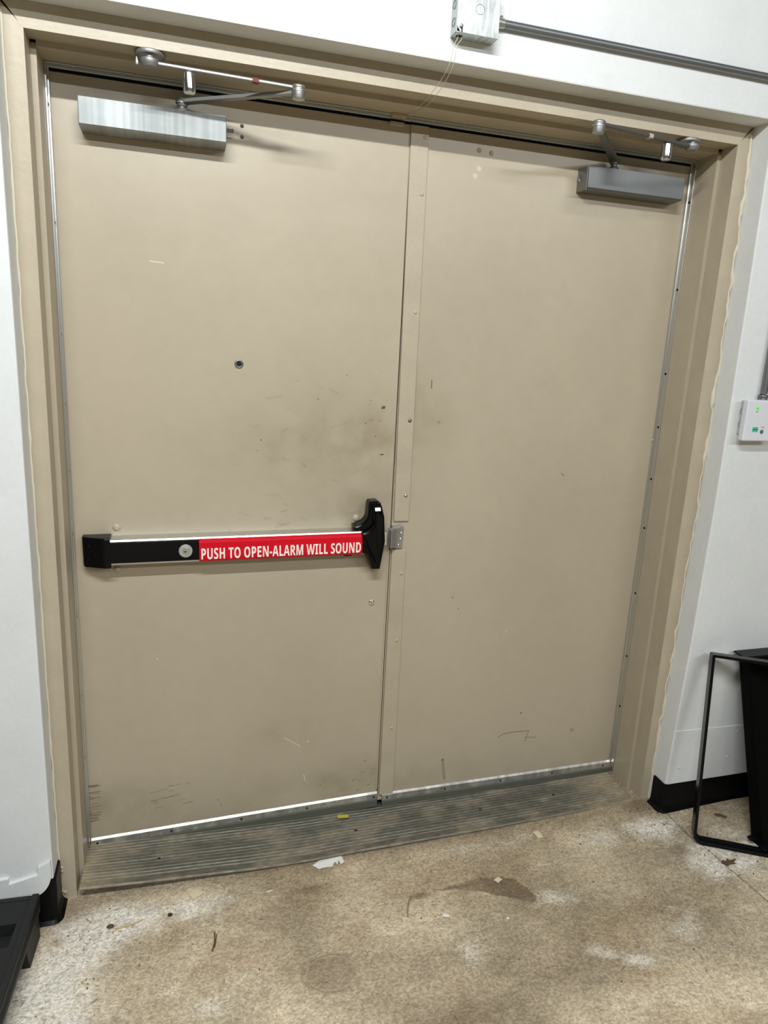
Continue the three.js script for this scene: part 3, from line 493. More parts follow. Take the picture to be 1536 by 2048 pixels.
// ---------------------------------------------------------------- panic bar
{
  const t = thing('panic_bar', 'black and red push-to-open exit bar across the left door leaf', 'exit bar', [-0.46, 0.938, 0]); t.rotation.z = 0.0095;
  // housing: open aluminium channel section, extruded along x
  const housing = obj('housing', extrude([[0, -0.0355], [0.047, -0.0355], [0.0495, -0.033], [0.0495, -0.030], [0.044, -0.030], [0.044, 0.030], [0.0495, 0.030], [0.0497, 0.0312], [0.0472, 0.0352], [0, 0.035]], 0.73, 0.0004)
    .applyMatrix4(new THREE.Matrix4().set(0, 0, 1, -0.36, 0, 1, 0, 0, 1, 0, 0, 0.0006, 0, 0, 0, 1)), matAlu, t); housing.geometry = creased(housing.geometry);
  obj('cover_plate', [bx(-0.352, -0.112, -0.0295, 0.0295, 0.042, 0.0525, 0.0025), bx(-0.352, -0.112, 0.0215, 0.0228, 0.0515, 0.0532, 0.0004)], matBlackGloss, t);
  const pad = obj('push_pad', extrude([[0.03, -0.0345], [0.0525, -0.0345], [0.0575, -0.0305], [0.0605, -0.021], [0.0605, 0.021], [0.0585, 0.0285], [0.053, 0.0315], [0.03, 0.0315]], 0.465, 0.0006)
    .applyMatrix4(new THREE.Matrix4().set(0, 0, 1, -0.1125, 0, 1, 0, 0, 1, 0, 0, 0, 0, 0, 0, 1)), matRed, t); pad.geometry = creased(pad.geometry); pad.userData.label = 'red push pad with white lettering';
  obj('pad_ridge', bx(-0.112, 0.352, 0.0208, 0.0222, 0.0598, 0.0612, 0.0005), matRed, pad);
  const font = await new FontLoader().loadAsync('fonts/droid/droid_sans_bold.typeface.json');
  const tg = new TextGeometry('PUSH TO OPEN-ALARM WILL SOUND', { font, size: 0.03, depth: 0.0007, curveSegments: 6, bevelEnabled: false });
  tg.computeBoundingBox(); const bb = tg.boundingBox, wid = bb.max.x - bb.min.x, hei = bb.max.y - bb.min.y;
  tg.translate(-bb.min.x, -bb.min.y, 0).scale(0.456 / wid, 0.0325 / hei, 1).translate(-0.1075, -0.0262, 0.0604);
  obj('lettering', tg, matWhitePrint, pad);
  obj('pad_stop', bx(0.30, 0.325, -0.040, -0.034, 0.03, 0.046, 0.001), matBlackSatin, t);
  // end cap, tapering toward the hinge side
  const cap = new THREE.Shape(); cap.moveTo(-0.36, 0); cap.lineTo(-0.342, 0); cap.lineTo(-0.342, 0.0545); cap.lineTo(-0.356, 0.0545); cap.lineTo(-0.362, 0.053); cap.lineTo(-0.404, 0.034); cap.quadraticCurveTo(-0.4155, 0.028, -0.4155, 0.016); cap.lineTo(-0.4155, 0); cap.closePath();
  const cg = extrude(cap, 0.078, 0.0035).applyMatrix4(new THREE.Matrix4().set(1, 0, 0, 0, 0, 0, 1, -0.0395, 0, 1, 0, 0, 0, 0, 0, 1));
  const capM = obj('end_cap', creased(warp(cg, (v) => { if (v.y > 0 && v.x < -0.38) v.y -= 0.0; })), matBlackGloss, t);
  for (const y of [0.018, -0.02]) obj('screw', cyl(0.0035, 0.0035, 0.001, -0.396, y, 0.0375, 'z').rotateY(0), matBlackSatin, capM);
  // key cylinder
  const kc = obj('key_cylinder', lathe([[0, 0.0575], [0.0165, 0.0575], [0.0185, 0.0565], [0.019, 0.05]], 'z', -0.149, -0.001, 0), matGalv, t); kc.userData.label = 'silver key cylinder';
  obj('plug', lathe([[0, 0.0595], [0.0095, 0.0595], [0.0102, 0.0588], [0.0102, 0.057]], 'z', -0.147, -0.0, 0), matAlu, kc);
  obj('keyhole', rbox(0.008, 0.0028, 0.0008, -0.15, -0.002, 0.0596, 0.0003), matHole, kc);
  // latch head: flared base and raised column
  const lx = (x, y) => [x + 0.46 - 0.065 * (y - 0.951), y - 0.938];
  const base = new THREE.Shape(); base.moveTo(...lx(-0.128, 0.9835)); base.lineTo(...lx(-0.112, 0.9705)); base.lineTo(...lx(-0.112, 0.906)); base.lineTo(...lx(-0.096, 0.903)); base.lineTo(...lx(-0.08, 0.852)); base.lineTo(...lx(-0.052, 0.850)); base.lineTo(...lx(-0.036, 0.94)); base.lineTo(...lx(-0.036, 1.02)); base.lineTo(...lx(-0.043, 1.056)); base.quadraticCurveTo(...lx(-0.046, 1.063), ...lx(-0.054, 1.064)); base.lineTo(...lx(-0.074, 1.063)); base.quadraticCurveTo(...lx(-0.08, 1.06), ...lx(-0.081, 1.05)); base.lineTo(...lx(-0.085, 1.02)); base.quadraticCurveTo(...lx(-0.091, 0.996), ...lx(-0.128, 0.9885)); base.closePath();
  const colm = new THREE.Shape(); colm.moveTo(...lx(-0.109, 0.969)); colm.lineTo(...lx(-0.108, 0.908)); colm.lineTo(...lx(-0.095, 0.905)); colm.lineTo(...lx(-0.0785, 0.853)); colm.lineTo(...lx(-0.0535, 0.852)); colm.lineTo(...lx(-0.038, 0.942)); colm.lineTo(...lx(-0.038, 1.018)); colm.lineTo(...lx(-0.043, 1.052)); colm.lineTo(...lx(-0.069, 1.052)); colm.lineTo(...lx(-0.071, 0.995)); colm.quadraticCurveTo(...lx(-0.078, 0.978), ...lx(-0.109, 0.972)); colm.closePath();
  const gB = extrude(base, 0.034, 0.006).translate(0, 0, 0.006), gC = extrude(colm, 0.052, 0.006).translate(0, 0, 0.0065);
  warp(gC, (v) => { if (v.z > 0.05 && v.y > 0.10) v.z -= (v.y - 0.10) * 0.55; if (v.z > 0.05 && v.y < -0.05) v.z -= (-0.05 - v.y) * 0.35; });
  const head = obj('latch_head', [creased(gB), creased(gC)], matBlackGloss, t);
  obj('glint_plate', rbox(0.017, 0.011, 0.002, 0, 0, 0, 0.0004).rotateX(-0.5).translate(0.3945, 0.1065, 0.0675), matAlu, head);  // silver plate standing for the lamp reflection on the sloped top
  const lb = obj('latch_bolt', [bx(0.418, 0.437, -0.016, 0.026, 0.010, 0.036, 0.004), bx(0.418, 0.432, -0.026, -0.010, 0.008, 0.024, 0.002)], matChrome, t); lb.userData.label = 'bright steel latch bolt';
}

// ---------------------------------------------------------------- door closers
function closer(label, c) {
  const t = thing('door_closer', label, 'door closer', c.origin, 'overhead closers on the double doors');
  const O = V(...c.origin), L = (v) => v.clone().sub(O), w = c.w, h = c.h, d = c.d;
  const cov = obj('cover', [extrude([[0, -h / 2], [d - 0.006, -h / 2 + 0.004], [d, -h / 2 + 0.008], [d, h / 2], [0, h / 2]], w, 0.0018).applyMatrix4(new THREE.Matrix4().set(0, 0, 1, -w / 2, 0, 1, 0, 0, 1, 0, 0, 0.0018, 0, 0, 0, 1))], c.mat, t);
  cov.geometry = uvBox(creased(cov.geometry)); cov.userData.label = c.coverLabel;
  const body = obj('body', rbox(w * 0.92, h * 0.75, d * 0.6, 0, 0, d * 0.3 + 0.0005, 0.003), matArmDark, t);
  if (c.cap) { obj('end_cap', [bx(-w / 2 - 0.0035, -w / 2 + 0.001, -h / 2 + 0.001, h / 2 - 0.001, 0.001, d - 0.004, 0.0015)], matArmDark, t); obj('clip', tube([V(-w / 2 - 0.004, 0.018, 0.012), V(-w / 2 - 0.007, 0.012, 0.014), V(-w / 2 - 0.008, 0, 0.02), V(-w / 2 - 0.004, -0.004, 0.022)], 0.0016, 16, 6), matSteel, t); }
  else obj('valve_screw', [cyl(0.004, 0.004, 0.02, w / 2 + 0.008, 0.01, 0.028, 'x', 14), lathe([[0, 0.004], [0.005, 0.003], [0.005, 0]], 'x', w / 2 + 0.017, 0.01, 0.028, 14)], matArmDark, t);
  const S = L(c.spindle), K = L(c.knuckle), Q = L(c.pivot), D = L(c.disc);
  obj('spindle', [lathe([[0.0165, h / 2 - 0.001], [0.0165, h / 2 + 0.004], [0.012, h / 2 + 0.009], [0.0085, h / 2 + 0.010], [0.0085, S.y - 0.01], [0.0125, S.y - 0.009], [0.0135, S.y + 0.006], [0.009, S.y + 0.009], [0, S.y + 0.009]], 'y', S.x, 0, S.z)], c.armMat, t);
  // main arm: flat, tapering toward the knuckle
  const dir = K.clone().sub(S); const a = dir.clone().normalize(), len = dir.length();
  const flat = extrude([[-0.004, -0.0125], [len * 0.35, -0.011], [len * 0.92, -0.008], [len, -0.008], [len, 0.008], [len * 0.92, 0.008], [len * 0.35, 0.011], [-0.004, 0.0125]], 0.0065, 0.0008).translate(0, 0, -0.003);
  const side = a.clone().cross(V(0, 1, 0)).normalize(), up = side.clone().cross(a);
  flat.applyMatrix4(new THREE.Matrix4().makeBasis(a, side, up.clone()).setPosition(S));
  obj('main_arm', [creased(flat), lathe([[0.015, -0.004], [0.015, 0.004], [0, 0.004]], 'y', S.x, S.y, S.z)], c.armMat, t);
  // forearm with its adjusting cylinder
  const K2 = K.clone().add(V(0, 0.0085, 0)), mid = K2.clone().lerp(Q, 0.62);
  const fa = obj('forearm', [bar(K2, Q, c.armW, 0.0075, V(0, 1, 0), 0.0025), rod(K2.clone().lerp(Q, 0.02), mid, 0.0052, 0.0052)], c.armMat, t);
  const at = K2.clone().lerp(Q, c.markAt), dv = Q.clone().sub(K2).normalize();
  obj('paint_mark', bar(at.clone().addScaledVector(dv, -0.008), at.clone().addScaledVector(dv, 0.008), c.armW + 0.001, 0.0108, V(0, 1, 0), 0.002), c.markMat, fa);
  const kn = obj('knuckle', [lathe([[0, -0.016], [0.012, -0.016], [0.0155, -0.0135], [0.0155, -0.0015], [0.0168, 0.0], [0.0168, 0.004], [0.0152, 0.005], [0.0152, 0.008], [0.0165, 0.009], [0.0165, 0.013], [0.012, 0.0155], [0, 0.016]], 'y', K.x, K.y, K.z)], matSteel, t);
  const C = L(c.cylinder);
  obj('adjusting_nut', [lathe([[0, -0.034], [0.0105, -0.034], [0.0128, -0.032], [0.0142, -0.024], [0.0142, 0.006], [0.0115, 0.008], [0.004, 0.009], [0.004, 0.017], [0, 0.017]], 'y', C.x, C.y, C.z)], matChrome, t);
  // soffit shoe
  const sx = c.flip;
  const shoe = obj('soffit_shoe', [lathe([[0, 0], [0.031, 0], [0.0325, -0.002], [0.0325, -0.008], [0.030, -0.0095], [0.0255, -0.0105], [0.0245, -0.018], [0, -0.018]], 'y', D.x, D.y, D.z),
    rbox(0.03, 0.006, 0.024, D.x - sx * 0.018, D.y - 0.003, D.z - 0.008, 0.002), lathe([[0, 0.002], [0.0185, 0.002], [0.0195, 0], [0.0195, -0.007], [0.017, -0.009], [0.0165, -0.013], [0.014, -0.015], [0, -0.015]], 'y', Q.x, Q.y + 0.005, Q.z), lathe([[0.009, 0.012], [0.009, 0.0]], 'y', Q.x, Q.y, Q.z)], c.shoeMat, t);
  obj('shoe_bolt', lathe([[0.004, 0.014], [0.004, 0], [0.0055, -0.001], [0.0055, -0.009], [0.004, -0.011], [0, -0.011]], 'y', D.x - sx * 0.028, D.y - 0.018, D.z - 0.004, 14), matSteel, shoe);
  return t;
}
closer('bright brushed aluminium door closer on the left leaf, above the peephole', {
  origin: [-0.663, 2.0135, 0], w: 0.331, h: 0.0655, d: 0.064, mat: matCloserBright, coverLabel: 'bright brushed cover', armMat: matArm, armW: 0.013, shoeMat: matArm,
  spindle: V(-0.599, 2.071, 0.036), knuckle: V(-0.340, 2.087, 0.195), pivot: V(-0.666, 2.103, 0.185), disc: V(-0.666, HEAD, 0.1535), cylinder: V(-0.5835, 2.086, 0.187), flip: 1, markAt: 0.3, markMat: M({ color: 0x6b221c, roughness: 0.6 }),
});
closer('dark grey door closer with end cap on the right leaf', {
  origin: [0.677, 2.0215, 0], w: 0.322, h: 0.0665, d: 0.061, mat: matCloserDark, coverLabel: 'dark grey cover', armMat: matArmDark, armW: 0.017, shoeMat: matArm, cap: true,
  spindle: V(0.607, 2.081, 0.038), knuckle: V(0.409, 2.092, 0.275), pivot: V(0.755, 2.105, 0.190), disc: V(0.768, HEAD, 0.1535), cylinder: V(0.659, 2.089, 0.213), flip: -1, markAt: 0.52, markMat: M({ color: 0xb9b4a8, roughness: 0.6 }),
});

// ---------------------------------------------------------------- junction box, conduit, pull wires
{
  const t = thing('junction_box', 'galvanized square electrical box above the doors with wires hanging out', 'junction box', [0.0555, 2.2355, ZW - 0.003]);
  const hs = 0.0515, D = 0.044;
  const ring = new THREE.Path(); ring.absarc(-0.036, 0.021, 0.0085, 0, Math.PI * 2, true);
  const bottom = new THREE.Shape(); bottom.moveTo(-hs, 0); bottom.lineTo(hs, 0); bottom.lineTo(hs, D); bottom.lineTo(-hs, D); bottom.closePath(); bottom.holes.push(ring);
  const bt = extrude(bottom, 0.0016).applyMatrix4(new THREE.Matrix4().set(1, 0, 0, 0, 0, 0, 1, 0, 0, 1, 0, 0, 0, 0, 0, 1));
  obj('box_body', [creased(bt), bx(-hs, -hs + 0.0016, 0, 0.103, 0, D, 0.0006), bx(hs - 0.0016, hs, 0, 0.103, 0, D, 0.0006), bx(-hs, hs, 0.1014, 0.103, 0, D, 0.0006), bx(-hs, hs, 0, 0.103, 0, 0.0016, 0.0004)], matGalv, t);
  const cover = obj('cover_plate', creased(extrude([[-hs - 0.0005, 0.012], [-hs + 0.010, -0.0005], [hs + 0.0005, -0.0005], [hs + 0.0005, 0.1035], [-hs - 0.0005, 0.1035]], 0.0018, 0.0005).translate(0, 0, D + 0.0005)), matGalv, t);
  const tor = (r, x, y, z, rot) => { const g = new THREE.TorusGeometry(r, 0.0006, 6, 32); if (rot) g.rotateY(Math.PI / 2); return g.translate(x, y, z); };
  obj('knockout', tor(0.0105, 0.0025, 0.0525, D + 0.0028), matArmDark, cover);
  obj('screw', [cyl(0.0024, 0.0024, 0.012, -hs + 0.010, 0.012, D + 0.002, 'z', 14), lathe([[0, 0.002], [0.003, 0.0015], [0.004, 0]], 'z', -hs + 0.010, 0.0115, D + 0.007, 14)], matSteel, cover);
  obj('screw_slot', rbox(0.003, 0.012, 0.0012, -hs + 0.0125, 0.006, D + 0.0026, 0.0004).rotateZ(0), matHole, cover);
  for (const y of [0.026, 0.062]) obj('knockout', tor(0.009, -hs - 0.0006, y, 0.022, true), matArmDark, t);
  const cd = thing('conduit', 'long grey steel conduit running right from the junction box', 'conduit', [0.107, 2.2815, ZW + 0.012]);
  obj('pipe', cyl(0.0092, 0.0092, 3.6, 1.81, 0, 0, 'x', 24), matPipe, cd);
  obj('connector', [lathe([[0.0115, 0.002], [0.0125, 0.004], [0.0125, 0.012], [0.0108, 0.014], [0.0108, 0.024], [0.0095, 0.026]], 'x', 0, 0, 0), lathe([[0, 0.006], [0.0035, 0.005], [0.004, 0]], 'y', 0.018, 0.0105, 0, 12)], matSteel, cd);
  const wr = thing('pull_wires', 'two thin cream wires hanging from the junction box down to the frame', 'wire', [0, 0, 0]);
  obj('wire', tube([V(0.018, 2.245, 0.277), V(0.0125, 2.228, 0.284), V(0.0055, 2.2118, 0.283), V(0.0005, 2.176, 0.274), V(-0.0049, 2.1503, 0.228), V(-0.0125, 2.1345, 0.19), V(-0.0177, 2.1235, 0.12), V(-0.028, 2.117, 0.03)], 0.0007, 80, 6), matCord, wr);
  obj('wire', tube([V(0.021, 2.245, 0.275), V(0.0215, 2.2255, 0.284), V(0.0128, 2.2135, 0.284), V(0.0095, 2.176, 0.276), V(0.006, 2.1486, 0.232), V(0.0, 2.1330, 0.196), V(-0.003, 2.1235, 0.15), V(-0.020, 2.117, 0.034)], 0.0007, 80, 6), matCord, wr);
}

// ---------------------------------------------------------------- small control box on the right wall
{
  const t = thing('control_box', 'white wall control box with green light right of the door frame', 'control box', [1.055, 1.300, ZW - 0.001]);
  const b = obj('back_box', [bx(-0.049, 0.051, 0.016, 0.118, 0, 0.020, 0.003)], matGalv, t);
  for (const y of [0.045, 0.085]) obj('knockout', new THREE.TorusGeometry(0.007, 0.0006, 6, 28).rotateY(Math.PI / 2).translate(-0.0492, y, 0.010), matArmDark, b);
  const c = obj('cover', rbox(0.122, 0.124, 0.022, 0.002, 0.061, 0.031, 0.005, 4), matWhitePlastic, t);
  obj('green_light', rbox(0.0085, 0.0085, 0.002, -0.022, 0.098, 0.0424, 0.001), M({ color: 0x22d010, emissive: 0x22ff10, emissiveIntensity: 0.55, roughness: 0.4 }), c);
  obj('label', rbox(0.008, 0.0022, 0.0006, -0.0225, 0.0885, 0.0422, 0.0002), M({ color: 0x8d7d7a, roughness: 0.6 }), c);
  const gl = obj('label', rbox(0.021, 0.0145, 0.0008, -0.0185, 0.0345, 0.0422, 0.0003), M({ color: 0x53c79a, roughness: 0.5 }), c); gl.userData.label = 'green printed label';
  obj('stripe', [rbox(0.0125, 0.0034, 0.0005, -0.0215, 0.0345, 0.0428, 0.0002), rbox(0.005, 0.005, 0.0005, -0.012, 0.0345, 0.0428, 0.0002), rbox(0.021, 0.0012, 0.0005, -0.0185, 0.041, 0.0428, 0.0002)], M({ color: 0x1f7f62, roughness: 0.5 }), c);
  obj('button', cyl(0.006, 0.006, 0.002, 0.0065, 0.0285, 0.0426, 'z'), M({ color: 0x4a6f78, roughness: 0.4 }), c);
  obj('label', rbox(0.012, 0.004, 0.0006, 0.0085, 0.042, 0.0422, 0.0002), M({ color: 0xd79aa0, roughness: 0.6 }), c);
  const cd = thing('conduit', 'short upright steel conduit entering the white control box from above', 'conduit', [1.0725, 1.418, ZW + 0.013]);
  obj('pipe', cyl(0.0102, 0.0102, 1.3, 0, 0.672, 0, 'y', 24), matPipe, cd);
  obj('connector', [lathe([[0.0105, 0.0], [0.0165, 0.0], [0.0165, 0.005], [0.0125, 0.006], [0.0125, 0.011], [0.015, 0.012], [0.015, 0.018], [0.0105, 0.02]], 'y', 0, 0, 0, 8)], matArmDark, cd);
}

// ---------------------------------------------------------------- black stand leaning on the right wall
{
  const fy = floorY(1.0);
  const t = thing('folding_stand', 'black metal stand with flat-bar loop and solid panel leaning on right wall', 'stand', [0.955, fy, 0.41]);
  const d = V(0.86, 0, 0.51).normalize(), up = V(0.062, 0.604 - fy, -0.118), uh = up.length(); up.normalize();
  const nrm = d.clone().cross(up).normalize(); // width direction of the strap
  const w = 0.44, hh = uh, R = 0.035, th = 0.009;
  const loop = (o) => { const s = new THREE.Shape(), r = Math.max(0.002, R - o), x0 = o, x1 = w - o, y0 = o, y1 = hh - o, rt = Math.max(0.002, 0.006 - o); s.moveTo(x0 + r, y0); s.lineTo(x1 - r, y0); s.quadraticCurveTo(x1, y0, x1, y0 + r); s.lineTo(x1, y1 - rt); s.quadraticCurveTo(x1, y1, x1 - rt, y1); s.lineTo(x0 + rt, y1); s.quadraticCurveTo(x0, y1, x0, y1 - rt); s.lineTo(x0, y0 + r); s.quadraticCurveTo(x0, y0, x0 + r, y0); return s; };
  const outer = loop(0), inner = loop(th); outer.holes.push(inner);
  const g = extrude(outer, 0.048, 0.0012).translate(0, 0, -0.024);
  g.applyMatrix4(new THREE.Matrix4().makeBasis(d, up, nrm));
  obj('loop_frame', creased(g), matBlackSatin, t);
  // inner stiffening rib, gives the leg its double edge
  obj('rib', creased(extrude((() => { const s = loop(th), h = loop(th + 0.004); s.holes.push(h); return s; })(), 0.006, 0.0005).translate(0, 0, -0.003).applyMatrix4(new THREE.Matrix4().makeBasis(d, up, nrm))), matBlackSatin, t);
  // leaning panel behind the loop
  const o = V(0.955, fy, 0.41), L = (x, y, z) => V(x, y, z).sub(o);
  const hull = (c) => { const [a, b, e, f, a2, b2, e2, f2] = c, q = (p, r, s, u) => [p, r, s, p, s, u]; const tri = [...q(a, b, e, f), ...q(b2, a2, f2, e2), ...q(a2, a, f, f2), ...q(b, b2, e2, e), ...q(f, e, e2, f2), ...q(a2, b2, b, a)]; const gg = new THREE.BufferGeometry().setFromPoints(tri); gg.computeVertexNormals(); gg.setAttribute('uv', new THREE.Float32BufferAttribute(new Float32Array(tri.length * 2), 2)); return gg; };
  const fb = floorY(1.15);
  // front face bl, br, tr, tl; back face bl, br, tr, tl
  const pan = hull([L(1.150, fb, 0.512), L(1.62, fb, 0.512), L(1.62, 0.585, 0.318), L(1.150, 0.585, 0.318), L(1.146, fb, 0.465), L(1.62, fb, 0.465), L(1.62, 0.585, 0.268), L(1.150, 0.585, 0.268)]);
  obj('panel', pan, matBlackMatte, t);
  obj('top_lip', [(() => { const s = rbox(0.5, 0.006, 0.052, 0, 0, 0, 0.0015); return s.translate(...L(1.378, 0.590, 0.294).toArray()); })()], matBlackSatin, t);
  obj('foot_clip', [rbox(0.03, 0.01, 0.02, ...L(1.135, fb + 0.022, 0.478).toArray(), 0.003), rbox(0.045, 0.014, 0.03, ...L(1.16, fb + 0.008, 0.515).toArray(), 0.004)], matBlackSatin, t);
}

// ---------------------------------------------------------------- black platform at the lower left
{
  const t = thing('plastic_platform', 'low black plastic platform with hand slot at the left wall', 'platform', [-0.983, floorY(-1), 0.30]); t.rotation.y = -0.06;
  const w = 0.62, len = 0.95, hgt = 0.128, th = 0.03;
  // deck with a hand slot, drawn in (x, z) and turned flat
  const deck = new THREE.Shape(); deck.moveTo(0, 0); deck.lineTo(0, len); deck.lineTo(-w, len); deck.lineTo(-w, 0); deck.closePath();
  const slot = new THREE.Path(); slot.moveTo(-0.032, 0.088); slot.lineTo(-0.16, 0.088); slot.lineTo(-0.16, 0.160); slot.lineTo(-0.032, 0.160); slot.closePath(); deck.holes.push(slot);
  const flat = new THREE.Matrix4().set(1, 0, 0, 0, 0, 0, -1, hgt - 0.006, 0, 1, 0, 0, 0, 0, 0, 1);
  obj('deck', creased(extrude(deck, th, 0.001).applyMatrix4(flat)), matTray, t);
  obj('slot_floor', bx(-0.17, -0.025, hgt - 0.05, hgt - 0.038, 0.08, 0.17, 0.001), matTray, t);
  obj('rim', [bx(-0.017, 0, hgt - 0.05, hgt + 0.002, 0, len, 0.003), bx(-w, -0.017, hgt - 0.05, hgt - 0.002, 0, 0.012, 0.003), bx(-w, -w + 0.017, hgt - 0.05, hgt + 0.002, 0, len, 0.003)], matTray, t);
  for (const [x, z] of [[-0.006, 0.004], [-0.006, len - 0.13], [-w + 0.09, 0.004], [-w + 0.09, len - 0.13]]) obj('foot', creased(extrude([[z, 0], [z + 0.10, 0], [z + 0.125, hgt - 0.045], [z, hgt - 0.045]], 0.085, 0.002).applyMatrix4(new THREE.Matrix4().set(0, 0, -1, x, 0, 1, 0, 0.001, 1, 0, 0, 0, 0, 0, 0, 1))), matTray, t);
  obj('scuff', bar(V(-0.046, hgt - 0.0055, 0.062), V(-0.018, hgt - 0.0055, 0.02), 0.003, 0.0008, V(0, 1, 0), 0.0003), matPaperWhite, t);
}

// ---------------------------------------------------------------- litter on the floor
const onFloor = (x, z, lift = 0) => [x, floorY(x) + lift, z];
function scrap(name, label, cat, x, z, pts, mat, o = {}) { // a thin curled sheet
  const g = extrude(pts, 0.0006, 0.0001); const q = g;
  q.applyMatrix4(new THREE.Matrix4().set(1, 0, 0, 0, 0, 0, 1, 0, 0, 1, 0, 0, 0, 0, 0, 1));
  warp(q, (v) => { v.y += (o.curl ?? 3) * (v.x * v.x) + 0.0006; });
  const m = obj(name, creased(q), mat); m.position.set(...onFloor(x, z, o.lift ?? 0.0002)); m.rotation.y = o.turn ?? 0; m.rotation.z = o.tilt ?? 0;
  return tag(m, label, cat);
}
scrap('paper_scrap', 'square tan paper scrap on floor near the threshold’s left end', 'paper scrap', -0.60, 0.252, [[-0.017, -0.013], [0.012, -0.018], [0.021, 0.006], [-0.008, 0.017]], matPaperTan, { turn: 0.2 });
scrap('paper_scrap', 'upright tan paper scrap on floor near the threshold’s right end', 'paper scrap', 0.474, 0.259, [[-0.009, -0.016], [0.010, -0.016], [0.012, 0.016], [-0.008, 0.018]], matPaperTan, { turn: 0.1 });
scrap('paper_scrap', 'torn white paper piece poking out from under the threshold', 'paper scrap', -0.215, 0.222, [[-0.045, -0.002], [-0.02, -0.02], [0.048, -0.022], [0.052, 0.006], [0.04, 0.012], [0.036, -0.006], [0.03, 0.010], [0.024, -0.004], [0.014, 0.014], [-0.01, 0.012], [-0.028, 0.016]], matPaperWhite, { turn: 0.0, curl: 1 });
scrap('paper_scrap', 'small white torn scrap alone in the middle of the floor', 'paper scrap', 0.067, 0.501, [[-0.009, -0.006], [0.003, -0.010], [0.011, 0.002], [0.007, 0.009], [-0.002, 0.003]], matPaperWhite, { turn: 0.3, curl: 12 });
scrap('paper_scrap', 'tan chip lying on the dark wing-shaped floor stain', 'paper scrap', 0.266, 0.412, [[-0.011, -0.008], [0.009, -0.009], [0.012, 0.006], [-0.009, 0.008]], matPaperTan, { turn: 0.4 });
scrap('paper_scrap', 'tiny white crumb right of the small white scrap', 'paper scrap', 0.234, 0.553, [[-0.004, -0.003], [0.004, -0.004], [0.004, 0.003], [-0.003, 0.004]], matPaperWhite, { curl: 20 });
scrap('paper_scrap', 'thin white sliver on floor below the torn white paper', 'paper scrap', -0.395, 0.29, [[-0.010, -0.002], [0.010, -0.0025], [0.008, 0.001], [-0.009, 0.002]], matPaperWhite, { turn: 0.1 });
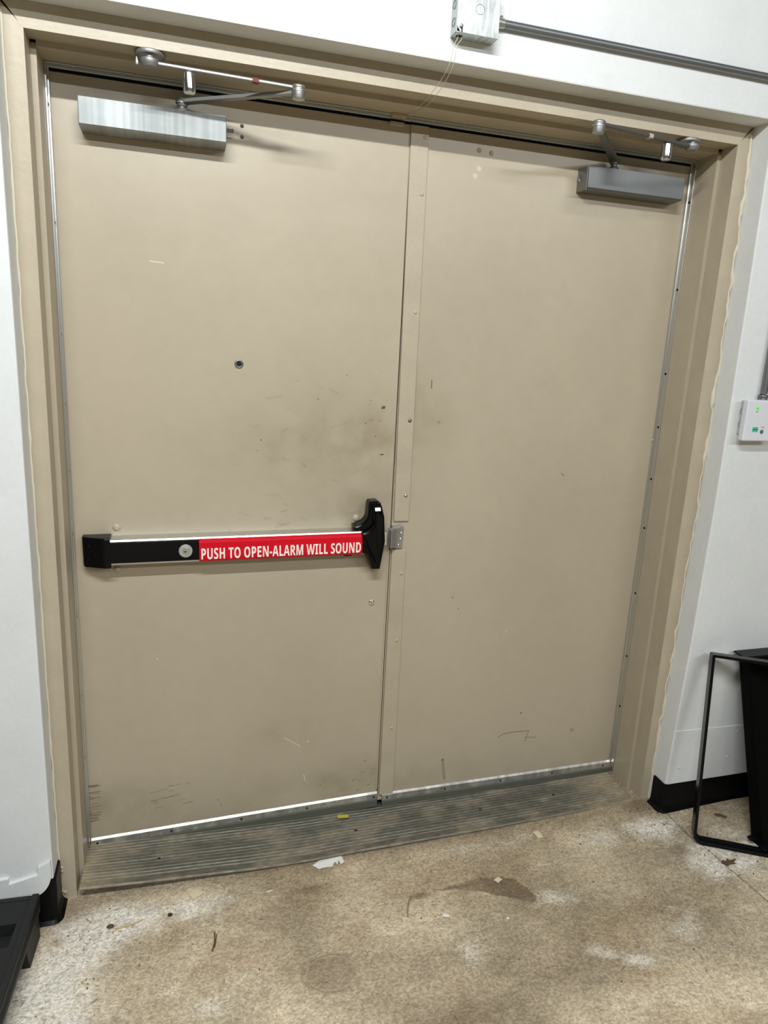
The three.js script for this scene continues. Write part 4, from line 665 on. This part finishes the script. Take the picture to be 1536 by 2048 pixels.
{
  const y = tag(obj('yellow_scrap', rbox(0.038, 0.006, 0.014, 0, 0, 0, 0.0025), matYellow), 'yellow scrap wedged under the left door sweep', 'scrap');
  y.position.set(-0.128, -0.0045, 0.036); y.rotation.y = -0.12;
  const fx = (x) => floorY(x);
  const straw = thing('wood_sliver', 'pale split wood sliver on floor by the left jamb', 'sliver', onFloor(-0.787, 0.323));
  obj('strand', [tube([V(-0.025, 0.002, 0.012), V(0.0, 0.0025, 0.003), V(0.026, 0.0025, -0.002), V(0.05, 0.0018, -0.012)], 0.0017, 20, 6), tube([V(-0.022, 0.0015, 0.002), V(0.0, 0.002, 0.001), V(0.022, 0.0015, -0.003)], 0.0014, 16, 6)], matStraw, straw);
  const clump = tag(obj('dirt_clump', new THREE.IcosahedronGeometry(0.0085, 1).scale(1.2, 0.5, 0.8), matTwig), 'brown dirt clump touching the pale wood sliver', 'dirt'); clump.position.set(...onFloor(-0.817, 0.316, 0.003));
  const tw = tag(obj('twig', [tube([V(0, 0.002, -0.03), V(0.002, 0.0022, 0), V(-0.002, 0.002, 0.032)], 0.0019, 16, 6), tube([V(0.006, 0.002, -0.022), V(0.005, 0.002, 0.0), V(0.003, 0.002, 0.02)], 0.0013, 12, 6)], matTwig), 'short brown twig on floor left of centre', 'twig'); tw.position.set(...onFloor(-0.555, 0.43)); tw.rotation.y = -0.1;
  const peb = tag(obj('pebble', new THREE.IcosahedronGeometry(0.006, 1).scale(1.1, 0.7, 0.9), matGrit), 'black pebble on floor below the threshold’s left end', 'pebble'); peb.position.set(...onFloor(-0.666, 0.313, 0.0035));
  const leaf = scrap('dry_leaf', 'crumpled dark dry leaf on floor in front of the black stand', 'leaf', 1.0, 0.53, [[-0.03, 0], [-0.012, -0.013], [-0.006, -0.006], [0.006, -0.016], [0.012, -0.006], [0.03, -0.002], [0.014, 0.006], [0.018, 0.013], [0.0, 0.009], [-0.014, 0.014]], matTwig, { curl: 9 });
  const leaf2 = scrap('dry_leaf', 'dark dry leaf bit on floor inside the black loop', 'leaf', 1.13, 0.335, [[-0.022, -0.004], [0.004, -0.012], [0.02, 0.006], [0.012, 0.012], [0.004, 0.002], [-0.01, 0.006]], matTwig, { curl: 9, turn: -0.4 });
  const th = tag(obj('thread', tube([V(-0.04, 0.0012, -0.016), V(-0.02, 0.0012, -0.002), V(0.004, 0.0014, -0.001), V(0.024, 0.0012, 0.003), V(0.04, 0.0012, 0.014)], 0.0010, 40, 5), matStraw), 'curved pale thread on floor at lower right', 'thread'); th.position.set(...onFloor(0.585, 0.82));
  // loose grit: nobody could count it
  const N = 240, inst = new THREE.InstancedMesh(new THREE.IcosahedronGeometry(0.0017, 0), matGrit, N), mt = new THREE.Matrix4(), q = new THREE.Quaternion();
  inst.name = 'floor_grit';
  for (let i = 0; i < N; i++) {
    let x, z; const k = rnd();
    if (k < 0.25) { x = rr(0.85, 1.25); z = rr(0.28, 0.68); } else if (k < 0.45) { x = rr(0.55, 0.95); z = rr(0.21, 0.34); } else if (k < 0.62) { x = rr(-0.95, -0.6); z = rr(0.22, 0.5); } else { x = rr(-0.95, 1.1); z = rr(0.24, 1.05); }
    const s = 0.4 + 1.1 * rnd() ** 3; q.setFromEuler(new THREE.Euler(rr(0, 6), rr(0, 6), rr(0, 6)));
    mt.compose(V(...onFloor(x, z, 0.0008 * s)), q, V(s * rr(0.7, 1.8), s * 0.8, s)); inst.setMatrixAt(i, mt); inst.setColorAt(i, new THREE.Color().setScalar(rr(0.6, 2.6)));
  }
  inst.userData = { kind: 'stuff', label: 'scattered dark grit and crumbs on the concrete floor', category: 'grit' }; finish(inst); scene.add(inst);
}

// ---------------------------------------------------------------- ceiling lamps (behind and above the viewer)
LAMPS.forEach(([x, y, z, len, power], i) => {
  const t = thing('strip_lamp', ['long white strip lamp hanging low in front of the doors', 'long white strip lamp further back in line with the doors', 'long white strip lamp further back to the right'][i], 'lamp', [x, y, z]);
  for (const s of [-1, 1]) obj('hanger', cyl(0.004, 0.004, CEIL - y + 0.002, s * len * 0.35, (CEIL - y) / 2, 0, 'y', 8), matHousing, t);
  obj('housing', extrude([[-0.07, 0], [0.07, 0], [0.07, -0.03], [-0.07, -0.03]], len + 0.06, 0.002).applyMatrix4(new THREE.Matrix4().set(0, 0, 1, -len / 2 - 0.03, 0, 1, 0, -0.003, 1, 0, 0, 0, 0, 0, 0, 1)), matHousing, t);
  const lens = extrude([[-0.058, -0.032], [0.058, -0.032], [0.012, -0.082], [-0.012, -0.082]], len, 0.002).applyMatrix4(new THREE.Matrix4().set(0, 0, 1, -len / 2, 0, 1, 0, 0, 1, 0, 0, 0, 0, 0, 0, 1));
  obj('lens', creased(lens), M({ color: 0xffffff, roughness: 0.5, emissive: LAMP_COLOR, emissiveIntensity: 6 }), t);
  for (const s of [-1, 1]) {
    const l = new THREE.RectAreaLight(LAMP_COLOR, power, len, 0.04); l.name = 'lamp_light';
    l.position.set(0, -0.066, s * 0.040); t.add(l); l.lookAt(x, y - 0.066 - 0.68, z + s * (0.040 + 0.74));
  }
});

scene.traverse((o) => { if (o.isMesh) finish(o); });
renderer.render(scene, camera);
